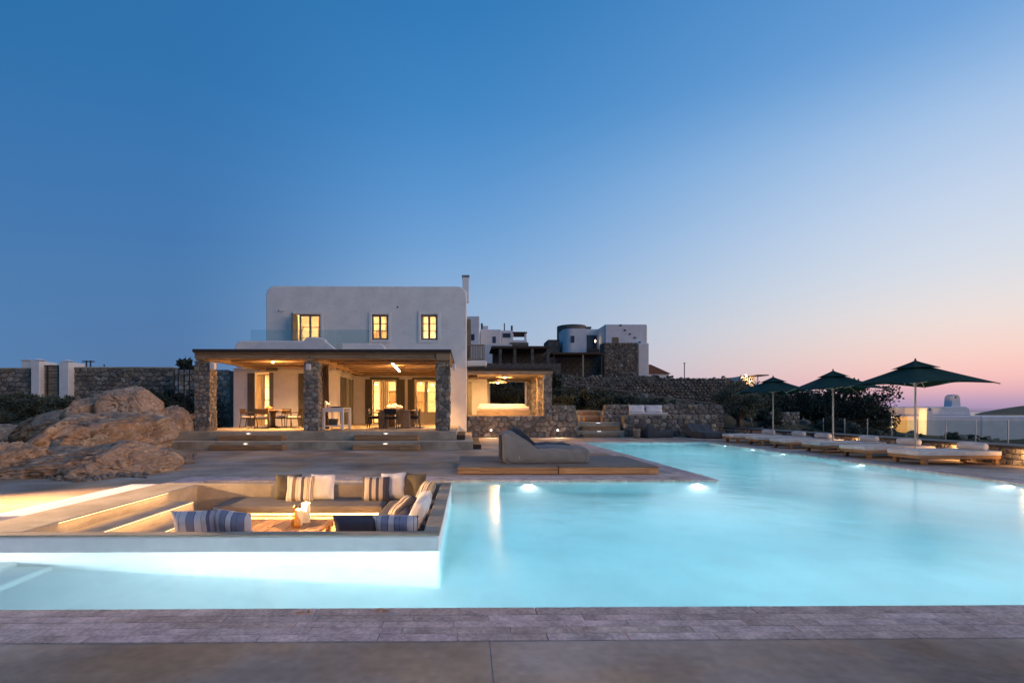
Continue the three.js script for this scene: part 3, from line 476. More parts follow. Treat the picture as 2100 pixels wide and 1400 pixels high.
// a wall with openings, standing across the view: outline and holes in x, y; front face at D, thickness th behind it
function wallGeo(outline, holes, D, th, bev = 0.015) {
  const s = new THREE.Shape(outline.map(([x, y]) => new THREE.Vector2(x, y))); for (const [x0, x1, y0, y1] of holes) { const p = new THREE.Path(); p.moveTo(x0, y0); p.lineTo(x0, y1); p.lineTo(x1, y1); p.lineTo(x1, y0); p.closePath(); s.holes.push(p); }
  return boxUV(new THREE.ExtrudeGeometry(s, { depth: th - 2 * bev, bevelEnabled: bev > 0, bevelThickness: bev, bevelSize: bev, bevelOffset: -bev, bevelSegments: 2, curveSegments: 8 }).translate(0, 0, -D - th + bev));
}
const arc = (cx, cy, r, a0, a1, n = 8) => Array.from({ length: n + 1 }, (_, i) => { const a = a0 + (a1 - a0) * i / n; return [cx + Math.cos(a) * r, cy + Math.sin(a) * r]; });
function wallPart(parent, name, outline, holes, D, th, mat, bev) { const p = wpos(parent); return mesh(parent, name, wallGeo(outline, holes, D, th, bev).translate(-p.x, -p.y, -p.z), mat); }
const rect = (x0, x1, y0, y1) => [[x0, y0], [x1, y0], [x1, y1], [x0, y1]];
// a glazed leaf: frame, bars and panes; D is its front
function glazed(parent, name, x0, x1, y0, y1, D, cols, rows, mat, o = {}) {
  const w = grp(parent, name), fw = o.fw ?? 0.06, th = 0.05, bars = [], p = wpos(parent);
  const add = (a, b, c, d, k = 0) => boxG(a, b, c, d, D + k, D + th + k * 0.5, 0.004).translate(-p.x, -p.y, -p.z);
  const panel = o.panel ?? 0, yb = y0 + panel;
  mesh(w, 'frame', mergeGeometries([add(x0, x0 + fw, y0, y1), add(x1 - fw, x1, y0, y1), add(x0 + fw, x1 - fw, y1 - fw, y1), add(x0 + fw, x1 - fw, y0, y0 + fw)]), mat);
  if (panel) mesh(w, 'lower_panel', add(x0 + fw, x1 - fw, y0 + fw, yb + 0.03, 0.012), mat);
  const gy0 = panel ? yb + 0.03 : y0 + fw, gx0 = x0 + fw, gx1 = x1 - fw, gy1 = y1 - fw, bw = 0.032, mid = o.mid ?? 0.1;
  const cw = (gx1 - gx0) / cols, rh = (gy1 - gy0) / rows;
  for (let i = 1; i < cols; i++) mesh(w, i * 2 === cols && cols > 1 ? 'meeting_stile' : 'glazing_bar', add(gx0 + cw * i - (i * 2 === cols ? mid : bw) / 2, gx0 + cw * i + (i * 2 === cols ? mid : bw) / 2, gy0, gy1, -0.002), mat);
  for (let j = 1; j < rows; j++) for (let i = 0; i < cols; i++) { const e0 = i ? (i * 2 === cols ? mid / 2 : bw / 2) : 0, e1 = i < cols - 1 ? ((i + 1) * 2 === cols ? mid / 2 : bw / 2) : 0; mesh(w, 'glazing_bar', add(gx0 + cw * i + e0, gx0 + cw * (i + 1) - e1, gy0 + rh * j - bw / 2, gy0 + rh * j + bw / 2, 0.006), mat); }
  for (let j = 0; j < rows; j++) for (let i = 0; i < cols; i++) { const g = new THREE.PlaneGeometry(cw - 0.01, rh - 0.01).translate(gx0 + cw * (i + 0.5) - p.x, gy0 + rh * (j + 0.5) - p.y, -D - 0.028 - p.z); mesh(w, 'pane', g, pane); }
  return w;
}
function shutterLeaf(parent, x0, x1, y0, y1, D0, D1) {              // louvred leaf: rails, stiles and slats
  const s = grp(parent, 'shutter'); if ((x1 - x0) >= (D1 - D0)) B(s, 'back_panel', x0 + 0.05, x1 - 0.05, y0 + 0.03, y1 - 0.03, D1 - 0.012, D1 - 0.001, shutterPaint, { c: 0 }); const n = Math.round((y1 - y0 - 0.16) / 0.075), thin = (x1 - x0) < (D1 - D0);
  if (thin) { B(s, 'stile', x0, x1, y0, y1, D0, D0 + 0.07, shutterPaint, { c: 0.004 }); B(s, 'stile', x0, x1, y0, y1, D1 - 0.07, D1, shutterPaint, { c: 0.004 }); B(s, 'leaf_panel', x0 + 0.006, x1 - 0.006, y0 + 0.01, y1 - 0.01, D0 + 0.071, D1 - 0.071, shutterPaint, { c: 0.004 }); return s; }
  B(s, 'stile', x0, x0 + 0.07, y0, y1, D0, D1, shutterPaint, { c: 0.004 }); B(s, 'stile', x1 - 0.07, x1, y0, y1, D0, D1, shutterPaint, { c: 0.004 });
  for (const y of [y0, (y0 + y1) / 2 - 0.04, y1 - 0.08]) B(s, 'rail', x0 + 0.071, x1 - 0.071, y, y + 0.08, D0 + 0.002, D1 - 0.002, shutterPaint, { c: 0.004 });
  for (let i = 0; i < n; i++) { const y = y0 + 0.10 + i * 0.075; if (Math.abs(y + 0.03 - (y0 + y1) / 2) > 0.07 && y < y1 - 0.13) B(s, 'slat', x0 + 0.072, x1 - 0.072, y, y + 0.058, D0 + 0.012, D1 - 0.014, shutterPaint, { c: 0.003 }); }
  return s;
}
const villa = thing('villa', 'white two-storey villa with rounded corners and lit windows', 'house', [hx.l + 4.7, 0, -FAC - 3]);
{
  const R = 0.42, v = villa, th = 0.34;
  const W1 = [XD(604, FAC), XD(657, FAC), UP + 0.02, YD(645, FAC)], W2 = [XD(762, FAC), XD(796, FAC), YD(697, FAC), YD(645, FAC)], W3 = [XD(863, FAC), XD(897, FAC), YD(697, FAC), YD(645, FAC)];
  wallPart(v, 'upper_wall', [[hx.l, 3.3], [hx.r, 3.3], ...arc(hx.r - R, TOP - R, R, 0, Math.PI / 2), ...arc(hx.l + R, TOP - R, R, Math.PI / 2, Math.PI)], [W1, W2, W3], FAC, th, white, 0.05);
  const DL = [XD(522, FAC), XD(556, FAC), FL + 0.01, YD(764, FAC)];
  wallPart(v, 'bedroom_wall', rect(hx.bl, hx.side, 0.2, 3.299), [DL], FAC + 0.005, th, white);
  wallPart(v, 'corner_pier', rect(hx.pier, hx.r - 0.001, -0.1, 3.299), [], FAC + 0.003, th, white);
  const DA = [XD(762, REC), XD(815, REC), FL + 0.01, YD(778, REC)], DB = [XD(849, REC), XD(898, REC), FL + 0.01, YD(778, REC)];
  wallPart(v, 'recess_wall', rect(hx.side - 0.3, hx.r - 0.35, 0.2, 3.6), [DA, DB], REC, th, white);
  B(v, 'recess_side', hx.side - 0.34, hx.side, 0.2, 3.599, FAC + 0.36, REC - 0.002, white); B(v, 'recess_side', hx.pier - 0.0, hx.pier + 0.3, 0.2, 3.599, FAC + 0.36, REC - 0.002, white);
  B(v, 'side_wall', hx.r - 0.34, hx.r, -0.1, TOP - 0.06, FAC + 0.36, 34, white, { c: 0.1 }); B(v, 'side_wall', hx.l, hx.l + 0.34, UP, TOP - 0.06, FAC + 0.36, 34, white, { c: 0.1 }); B(v, 'side_wall', hx.bl, hx.bl + 0.34, 0.2, UP, FAC + 0.36, 34, white);
  B(v, 'back_wall', hx.bl + 0.341, hx.r - 0.341, 0.1, TOP - 0.1, 33.6, 33.99, white); B(v, 'roof', hx.l + 0.2, hx.r - 0.2, TOP - 0.35, TOP - 0.15, FAC + 0.342, 33.9, white);
  B(v, 'upper_floor', hx.bl + 0.02, hx.r - 0.342, UP - 0.2, UP, FAC + 0.35, 33.59, cream); B(v, 'room_floor', hx.bl + 0.342, hx.r - 0.342, FL - 0.2, FL - 0.004, FAC + 0.35, 33.59, concrete);
  B(v, 'partition', XD(718, FAC) - 0.1, XD(718, FAC) + 0.1, UP + 0.001, TOP - 0.351, FAC + 0.4, 33.5, cream); B(v, 'partition', hx.side - 0.5, hx.side - 0.342, FL, UP - 0.201, REC, 33.5, cream);
  B(v, 'partition', hx.l + 0.35, hx.r - 0.35, UP + 0.001, TOP - 0.351, 28.6, 28.8, cream); B(v, 'partition', hx.bl + 0.35, hx.side - 0.51, FL, UP - 0.201, 28.6, 28.8, cream);
  // chimney
  const ch = [XD(948.5, 27), XD(961.5, 27)]; B(v, 'chimney', ch[0], ch[1], TOP - 0.2, YD(570, 27), 26.8, 27.15, white); B(v, 'chimney_cap', ch[0] - 0.03, ch[1] + 0.03, YD(570, 27) + 0.001, YD(566, 27), 26.77, 27.18, M({ color: lin(0.2, 0.2, 0.2) }));
  mesh(v, 'vent_pipe', new THREE.CylinderGeometry(0.035, 0.035, 0.3, 10), blackMetal, [XD(932, 25) - v.position.x, TOP - 0.02, -25 - v.position.z]);
  // upper windows with plaster surrounds
  const surround = (w, k) => { const t = 0.13, y0 = w[2] - (k ? 0.12 : 0); B(v, 'window_surround', w[0] - t, w[0] - 0.002, y0, w[3] + t, FAC - 0.05, FAC - 0.001, white, { c: 0.01 }); B(v, 'window_surround', w[1] + 0.002, w[1] + t, y0, w[3] + t, FAC - 0.03, FAC - 0.001, white, { c: 0.01 }); B(v, 'window_surround', w[0] - 0.001, w[1] + 0.001, w[3] + 0.002, w[3] + t, FAC - 0.03, FAC - 0.001, white, { c: 0.01 }); if (k) B(v, 'window_sill', w[0] - 0.001, w[1] + 0.001, w[2] - 0.12, w[2] - 0.002, FAC - 0.05, FAC - 0.001, white, { c: 0.01 }); };
  surround(W1, 0); surround(W2, 1); surround(W3, 1);
  for (const w of [W2, W3]) glazed(v, 'window', w[0] + 0.004, w[1] - 0.004, w[2] + 0.004, w[3] - 0.004, FAC + 0.06, 2, 3, framePaint, { fw: 0.09, mid: 0.11 });
  glazed(v, 'terrace_door', W1[0] + 0.2, W1[1] - 0.004, W1[2], W1[3] - 0.004, FAC + 0.08, 2, 4, framePaint, { fw: 0.08, mid: 0.1 });
  shutterLeaf(v, W1[0] + 0.006, W1[0] + 0.05, W1[2], W1[3] - 0.02, FAC - 0.45, FAC + 0.3); 
  // ground floor openings
  glazed(v, 'bedroom_door', DL[0] + 0.36, DL[1] - 0.1, DL[2], DL[3] - 0.06, FAC + 0.14, 1, 4, creamPaint, { fw: 0.05 }); B(v, 'door_jamb', DL[1] - 0.099, DL[1] + 0.1, DL[2], DL[3] - 0.004, FAC - 0.02, FAC + 0.12, framePaint); B(v, 'door_leaf', DL[0] + 0.3, DL[0] + 0.345, DL[2], DL[3] - 0.06, FAC + 0.03, FAC + 0.3, creamPaint);
  shutterLeaf(v, XD(508, FAC), DL[0] + 0.02, DL[2], DL[3] - 0.03, FAC - 0.06, FAC - 0.004); B(v, 'lintel', XD(527, FAC), XD(569, FAC), YD(761, FAC), YD(748, FAC), FAC - 0.04, FAC + 0.02, framePaint);
  shutterLeaf(v, XD(612, FAC), XD(626, FAC), FL + 0.01, YD(766, FAC), FAC - 0.06, FAC - 0.004);
  glazed(v, 'recess_door', DA[0] + 0.05, (DA[0] + DA[1]) / 2 - 0.03, DA[2], DA[3] - 0.05, REC + 0.1, 1, 4, creamPaint, { fw: 0.07 }); glazed(v, 'recess_door', (DA[0] + DA[1]) / 2 + 0.0, DA[1] - 0.05, DA[2], DA[3] - 0.05, REC + 0.1, 1, 4, creamPaint, { fw: 0.07 });
  glazed(v, 'recess_door', DB[0] + 0.05, (DB[0] + DB[1]) / 2 - 0.002, DB[2], DB[3] - 0.05, REC + 0.1, 1, 3, creamPaint, { fw: 0.09, panel: 0.62 }); glazed(v, 'recess_door', (DB[0] + DB[1]) / 2 + 0.002, DB[1] - 0.05, DB[2], DB[3] - 0.05, REC + 0.1, 1, 3, creamPaint, { fw: 0.09, panel: 0.62 });
  for (const d of [DA, DB]) { B(v, 'door_frame', d[0] - 0.1, d[0] + 0.04, d[2], d[3] + 0.1, REC - 0.05, REC + 0.09, shutterPaint); B(v, 'door_frame', d[1] - 0.04, d[1] + 0.1, d[2], d[3] + 0.1, REC - 0.05, REC + 0.09, shutterPaint); B(v, 'door_frame', d[0] + 0.041, d[1] - 0.041, d[3] - 0.045, d[3] + 0.1, REC - 0.05, REC + 0.09, shutterPaint); }
  shutterLeaf(v, DA[0] - 0.34, DA[0] - 0.105, DA[2], DA[3], REC - 0.06, REC - 0.004); shutterLeaf(v, DA[1] + 0.105, DA[1] + 0.4, DA[2], DA[3], REC - 0.06, REC - 0.004); shutterLeaf(v, DB[0] - 0.34, DB[0] - 0.105, DB[2], DB[3], REC - 0.06, REC - 0.004);
  // shutters along the side wall of the recess
  for (const [a, b] of [[24.9, 25.75], [25.8, 26.65], [26.7, 27.5]]) shutterLeaf(v, hx.side + 0.004, hx.side + 0.05, FL + 0.01, 2.95, a, b);
  // terrace parapet above the bedrooms, with glass behind it
  const PD = 22.9, pl = XD(481, PD), pr = XD(668, PD), py = YD(699, PD), pe = XD(706, PD);
  wallPart(v, 'terrace_parapet', [[pl, 3.4], [pe, 3.4], [pe, 3.75], [pr, py - 0.02], ...arc(pr - 0.5, py + 0.0, 0.5, 0, Math.PI, 8).map(([x, y]) => [x, py + (y - py) * 0.35]), [pl + 0.35, py], ...arc(pl + 0.3, py - 0.3, 0.3, Math.PI / 2, Math.PI, 6)], [], PD, 0.3, white, 0.06);
  const p2 = [XD(700, 23.8), XD(790, 23.8), YD(704, 23.8)]; wallPart(v, 'terrace_parapet', [[p2[0], 3.4], [p2[1], 3.4], ...arc(p2[1] - 0.3, p2[2] - 0.3, 0.3, 0, Math.PI / 2, 6), [p2[0], p2[2]]], [], 23.8, 0.25, white, 0.05);
  B(v, 'terrace_slab', hx.bl, hx.r - 1.2, 3.45, UP - 0.03, PD + 0.1, FAC - 0.001, white);
  const gp = (x0, x1, y0, y1, D) => { const p = wpos(v); mesh(v, 'glass_panel', boxG(x0, x1, y0, y1, D, D + 0.016, 0).translate(-p.x, -p.y, -p.z), balGlass); };
  gp(XD(511, PD), XD(600, PD), 4.1, YD(676, PD), PD + 0.13); gp(XD(601, PD), XD(690, PD), 4.1, YD(676, PD), PD + 0.13); gp(XD(691, 23.9), XD(757, 23.9), 4.1, YD(676, 23.9), 23.9);
  // balcony on the far side: rail slats and slab
  const bD = 27.5; B(v, 'balcony_slab', hx.r + 0.002, XD(998, bD), YD(752, bD), YD(740, bD), bD - 0.2, bD + 2, white, { c: 0.05 }); B(v, 'balcony_rail', hx.r + 0.002, XD(994, bD), YD(709, bD), YD(706, bD), bD, bD + 0.06, greyWood[0]); B(v, 'balcony_rail', hx.r + 0.002, XD(994, bD), YD(738, bD), YD(735, bD), bD, bD + 0.06, greyWood[0]); B(v, 'balcony_wall', hx.r + 0.002, XD(966, bD), YD(738, bD), YD(652, bD), bD + 0.3, bD + 2, greyWood[1]);
  for (let i = 0; i < 9; i++) { const x = XD(965 + i * 3.5, bD); B(v, 'baluster', x - 0.03, x + 0.03, YD(735, bD), YD(709, bD), bD + 0.005, bD + 0.05, greyWood[i % 4]); }
}
{ const t = thing('security_camera', 'small white camera on the villa wall beside the terrace door', 'camera', [XD(579, FAC), YD(638, FAC), -FAC]); mesh(t, 'body', tube([[0.09, 0.02, 0.12], [-0.10, -0.02, 0.16]], 0.045, 12), poolRim); mesh(t, 'lens', new THREE.SphereGeometry(0.04, 12, 8), black, [-0.11, -0.022, 0.162]); mesh(t, 'bracket', cbox(0.05, 0.05, 0.14, 0.006), poolRim, [0.06, 0.02, 0.065]);
  const q = thing('wall_vent', 'small round vent in the upper villa wall between the windows', 'vent', [XD(815, FAC), YD(630, FAC), -FAC]); mesh(q, 'rim', new THREE.TorusGeometry(0.055, 0.012, 8, 20), poolRim, [0, 0, 0.008]); mesh(q, 'grille', new THREE.CylinderGeometry(0.05, 0.05, 0.01, 18).rotateX(Math.PI / 2), black, [0, 0, 0.004]); }
const ROOM = new THREE.Color(1.0, 0.64, 0.32);
function roomLamp(name, label, x, y, d, cd, col = WARM) { const t = thing(name, label, 'lamp', [x, y, -d]); mesh(t, 'shade', lathe([[0.03, 0.16], [0.14, 0.0], [0.135, 0.0], [0.025, 0.155]], 16), M({ color: lin(0.8, 0.75, 0.65), emissive: lin(1, 0.65, 0.3), emissiveIntensity: 1.5 })); mesh(t, 'bulb', new THREE.SphereGeometry(0.05, 12, 8), glow(1, 0.75, 0.4, 8), [0, 0.0, 0]); mesh(t, 'cord', tube([[0, 0.15, 0], [0, 0.5, 0]], 0.008, 6), blackMetal); lampAt(t, 0, -0.005, 0, col, cd, 3); return t; }
roomLamp('pendant_lamp', 'pendant lamp inside the upper room with the wide terrace door', XD(588, 25.6), 6.2, 25.6, 60, ROOM); roomLamp('pendant_lamp', 'pendant lamp inside the upper room behind the two small windows', XD(826, 26.4), 6.2, 26.4, 70, ROOM);
roomLamp('pendant_lamp', 'pendant lamp inside the bedroom behind the round dining table', XD(575, 26.6), 2.7, 26.6, 50); roomLamp('pendant_lamp', 'dome pendant lamp hanging in the kitchen behind the glazed doors', XD(877, 29.8), 2.45, 29.8, 40); roomLamp('pendant_lamp', 'second dome pendant lamp higher up in the kitchen', XD(886, 30.4), 2.8, 30.4, 24); roomLamp('pendant_lamp', 'pendant lamp inside the living room by the double doors', XD(770, 31.2), 2.9, 31.2, 55);
for (const [a, b, D, y0, y1, l] of [[862, 870, 24.9, UP, 5.95, 'sheer curtain drawn aside in the window under the chimney'], [790, 798, 24.9, UP, 5.95, 'sheer curtain drawn aside in the middle upper window'], [606, 622, 24.95, UP, 5.95, 'sheer curtain bunched beside the terrace door'], [652, 660, 24.95, UP, 5.95, 'narrow sheer curtain on the far jamb of the terrace door'], [528, 537, 24.95, FL, 3.0, 'sheer curtain beside the bedroom door']]) {   // curtains inside
  const t = thing('curtain', l, 'curtain', [XD((a + b) / 2, D), y0, -D]), L = [], n = 14, x0 = XD(a, D), x1 = XD(b, D); for (let i = 0; i < n; i++) { const p = [mix(x0, x1, i / n) - t.position.x, Math.sin(i * 1.9) * 0.03], q = [mix(x0, x1, (i + 1) / n) - t.position.x, Math.sin((i + 1) * 1.9) * 0.03]; L.push([[p[0], 0.01, p[1]], [q[0], 0.01, q[1]], [q[0], y1 - y0, q[1]]], [[p[0], 0.01, p[1]], [q[0], y1 - y0, q[1]], [p[0], y1 - y0, p[1]]]); } mesh(t, 'drape', boxUV(tris(L)), cloth(0.62, 0.52, 0.38, { transmission: 0.3, thickness: 0 })); mesh(t, 'rod', cbox(x1 - x0 + 0.1, 0.03, 0.03), blackMetal, [0, y1 - y0 + 0.016, 0]);
}
{ const t = thing('wardrobe', 'brown wooden wardrobe against the wall of the upper room', 'wardrobe', [XD(785, 28.2), UP, -28.2]); B(t, 'carcass', XD(772, 28.2), XD(800, 28.2), UP, UP + 2.1, 28.1, 28.58, oak[0]); for (let i = 0; i < 2; i++) B(t, 'door', XD(772.5 + i * 14, 28.2), XD(785.5 + i * 14, 28.2), UP + 0.06, UP + 2.05, 28.07, 28.098, oak[1 + i]); }
{ // what shows through the glazed doors
  const k = thing('kitchen_cabinet', 'brown wooden kitchen cupboard behind the glazed doors', 'cabinet', [XD(862, 32.8), FL, -32.8]); B(k, 'carcass', XD(851, 32.8), XD(870, 32.8), FL, 2.5, 32.6, 33.1, oak[1]); for (let i = 0; i < 4; i++) B(k, 'door', XD(851.5, 32.8) + i * 0.145, XD(851.5, 32.8) + i * 0.145 + 0.14, FL + 0.05, 2.46, 32.57, 32.598, oak[i % 4]);
  const a = thing('curtain', 'long pale curtain hanging inside the double doors', 'curtain', [XD(792, 28.9), FL, -28.9]); const pts = []; for (let i = 0; i <= 24; i++) pts.push([XD(778, 28.9) + i * 0.023, 28.9 + Math.sin(i * 1.4) * 0.035]); const L = []; for (let i = 0; i < 24; i++) { const [x0, d0] = pts[i], [x1, d1] = pts[i + 1], A = [x0, FL + 0.02, -d0], Bq = [x1, FL + 0.02, -d1], C = [x1, 2.95, -d1], Dq = [x0, 2.95, -d0]; L.push([A, Bq, C], [A, C, Dq]); } const p = a.position; mesh(a, 'drape', boxUV(tris(L)).translate(-p.x, -p.y, -p.z), cloth(0.75, 0.68, 0.55)); B(a, 'rod', XD(776, 28.9), XD(812, 28.9), 2.95, 2.975, 28.89, 28.915, blackMetal);
  const pn = thing('wall_picture', 'brown framed picture on the living room wall inside', 'picture', [XD(806, 33.5), 1.9, -33.5]); B(pn, 'frame', XD(798, 33.5), XD(814, 33.5), 1.7, 2.6, 33.52, 33.58, darkWood[0]); B(pn, 'canvas', XD(799, 33.5), XD(813, 33.5), 1.74, 2.56, 33.5, 33.518, oak[0]);
}
// ---------------------------------------------------------------- porch: tiers, columns, roof
const colX = [[397, 430], [622, 653], [893, 923]].map(([a, b]) => [XD(a, 18.6), XD(b, 18.6)]);
{
  const t = thing('porch_platform', 'two-tier concrete porch platform in front of the villa', 'platform', [-5, 0, -20]), X1 = [XD(331, 17.06), XD(970, 17.06)], X2 = [XD(341, 17.9), XD(936, 17.9)];
  B(t, 'lower_tier', X1[0], X1[1], -0.05, 0.276, 17.06, 24.25, concrete, { c: 0.015 }); B(t, 'upper_tier', X2[0], X2[1], 0.277, FL - 0.006, 17.92, 27.98, concrete, { c: 0.015 });
  let n = 0; for (const [a, b, D, y0, y1] of [[428, 580, 16.76, 0.001, 0.178], [722, 860, 16.76, 0.001, 0.178], [443, 579, 17.58, 0.2775, 0.46], [725, 858, 17.58, 0.2775, 0.46]]) { const s = thing('wooden_step', ['heavy timber step on the deck below the round dining table', 'heavy timber step on the deck below the long dining table', 'heavy timber step on the lower tier below the round table', 'heavy timber step on the lower tier below the long table'][n], 'step', [XD((a + b) / 2, D), y0, -D], 'timber steps up to the porch'); B(s, 'beam', XD(a, D), XD(b, D), y0, y1, D, D + (y0 < 0.1 ? 0.295 : 0.335), teak[[1, 0, 1, 3][n % 4]], { c: 0.02 }); n++; }
  for (const [x0, x1, y0, y1, d0, d1, l] of [[X2[1] + 0.004, X2[1] + 0.3, 0.2775, 0.45, 17.95, 21, 'timber step along the short end of the upper porch tier'], [X1[1] + 0.004, X1[1] + 0.28, 0.001, 0.16, 17.3, 21.5, 'timber step along the short end of the lower porch tier']]) { const s = thing('wooden_step', l, 'step', [x0, y0, -d0], 'timber steps up to the porch'); B(s, 'beam', x0, x1, y0, y1, d0, d1, darkWood[2], { c: 0.015 }); }
  const led = glow(0.95, 0.97, 1.0, 0.55); n = 0; for (const [px, D, y] of [[509, 17.9, 0.50], [791, 17.9, 0.50], [503, 17.05, 0.20], [790, 17.05, 0.20]]) { const s = thing('step_light', ['slim recessed step lamp in the upper tier below the round table', 'slim recessed step lamp in the upper tier below the long table', 'slim recessed step lamp in the lower tier below the round table', 'slim recessed step lamp in the lower tier below the long table'][n++], 'step light', [XD(px, D), y, -D], 'recessed step lamps'); B(s, 'housing', XD(px - 6, D), XD(px + 6, D), y - 0.02, y + 0.03, D - 0.004, D + 0.012, steel, { c: 0.002 }); B(s, 'lens', XD(px - 5, D), XD(px + 5, D), y - 0.008, y + 0.018, D - 0.008, D - 0.0042, led, { c: 0 }); lampAt(s, 0, 0, 0.03, SOFT, 0.012, 0.5); }
  // columns
  const names = ['square stone porch column at the boulder end of the porch', 'square stone porch column between the two dining tables', 'square stone porch column beside the bare white villa wall'], H = 3.04;
  colX.forEach(([x0, x1], i) => {
    const c = thing('stone_column', names[i], 'column', [(x0 + x1) / 2, FL, -18.6], 'stone porch columns'), w = x1 - x0, e = 0.035;
    B(c, 'core', x0 + e, x1 - e, FL, H, 18.6 + e, 18.6 + w - e, mortar, { c: 0 });
    let b = 300; b -= stoneFace(c, w, H - FL, 0.155, 1.45, 0.035, 200 + i, [-w / 2, 0, -e], 0, null, b); b -= stoneFace(c, w - 2 * e, H - FL, 0.155, 1.35, 0.035, 210 + i, [w / 2 - e, 0, -e], Math.PI / 2, null, b); stoneFace(c, w - 2 * e, H - FL, 0.155, 1.35, 0.035, 220 + i, [-w / 2 + e, 0, -w + e], -Math.PI / 2, null, b);
    B(c, 'cap', x0 - 0.005, x1 + 0.005, H + 0.001, H + 0.05, 18.6, 18.6 + w, concrete);
  });
  // roof timbers
  const r = thing('porch_roof', 'flat timber and reed porch roof with dark felt edge', 'porch roof', [-5.3, 3.1, -19]), XL = XD(394, 18.3), XR = XD(925, 18.3), c0 = 18.3;
  for (const [a, b, k] of [[XL, colX[1][0] + 0.28, 0], [colX[1][0] + 0.282, XR - 0.55, 1]]) B(r, 'front_beam', a, b, 3.165, 3.345, c0 + 0.12, c0 + 0.36, oldWood[k], { c: 0.02 });
  B(r, 'corner_block', XR - 0.548, XR - 0.02, 3.10, 3.36, c0 + 0.05, c0 + 0.6, oldWood[2], { c: 0.015 });
  colX.forEach(([x0, x1], i) => { const m = (x0 + x1) / 2; B(r, 'post_block', m - 0.14, m + 0.14, 3.092, 3.164, c0 + 0.14, c0 + 0.75, oldWood[(i + 1) % 4], { c: 0.015 }); if (i < 2) B(r, 'cross_beam', m - 0.1, m + 0.12, 3.166, 3.343, c0 + 0.362, i ? 27.9 : 24.25, oldWood[i + 1], { c: 0.02 }); });
  B(r, 'wall_plate', hx.side + 0.05, hx.pier - 0.05, 3.2, 3.34, 27.7, 27.95, oldWood[3], { c: 0.015 });
  let k = 0; for (let d = c0 + 0.02; d < 27.85; d += 0.22, k++) { if (d < 24) B(r, 'plank', XL + 0.02, XR - 0.02, 3.347, 3.372 + (k % 3) * 0.003, d, d + 0.214, oldWood[(k * 7) % 4], { c: 0.006 }); else B(r, 'plank', hx.side + 0.004, hx.pier - 0.004, 3.347, 3.372 + (k % 3) * 0.003, d, d + 0.214, oldWood[(k * 7) % 4], { c: 0.006 }); }
  for (let d = 19.6; d < 27.6; d += 1.12) { const y = 3.285, x0 = d < 24 ? XL + 0.1 : hx.side + 0.02, x1 = d < 24 ? XR - 0.1 : hx.pier - 0.02, R = rng(Math.round(d * 100)), pts = []; for (let i = 0; i <= 10; i++) pts.push([mix(x0, x1, i / 10) - r.position.x, y - r.position.y + (R() - 0.5) * 0.02, -d - r.position.z + (R() - 0.5) * 0.04]); mesh(r, 'pole', tube(pts, pts.map(() => 0.05 + R() * 0.012), 8), oldWood[Math.floor(R() * 4)]); }
  B(r, 'felt_edge', XL, XR, 3.382, 3.49, c0 - 0.02, 23.78, roofing, { c: 0.01 });
  // driftwood screen beside the middle column
  const dw = thing('driftwood_post', 'rough dark driftwood trunk standing behind the middle column', 'post', [XD(664, 20.6), FL, -20.6]), R = rng(5); for (let i = 0; i < 5; i++) { const x = XD(657 + i * 3.6, 20.6) - dw.position.x, pts = []; for (let j = 0; j <= 9; j++) pts.push([x + (R() - 0.5) * 0.05, j / 9 * 2.56, (R() - 0.5) * 0.08]); mesh(dw, 'trunk', tube(pts, pts.map(() => 0.045 + R() * 0.025), 8), darkWood[i % 4]); }
}
function downlight(parent, y, cd) { const l = new THREE.SpotLight(WARM, cd, 0, 1.08, 0.6); l.position.set(0, y, -0.05); l.target.position.set(0, y - 1, -0.35); l.castShadow = true; l.shadow.radius = 4; parent.add(l, l.target); }
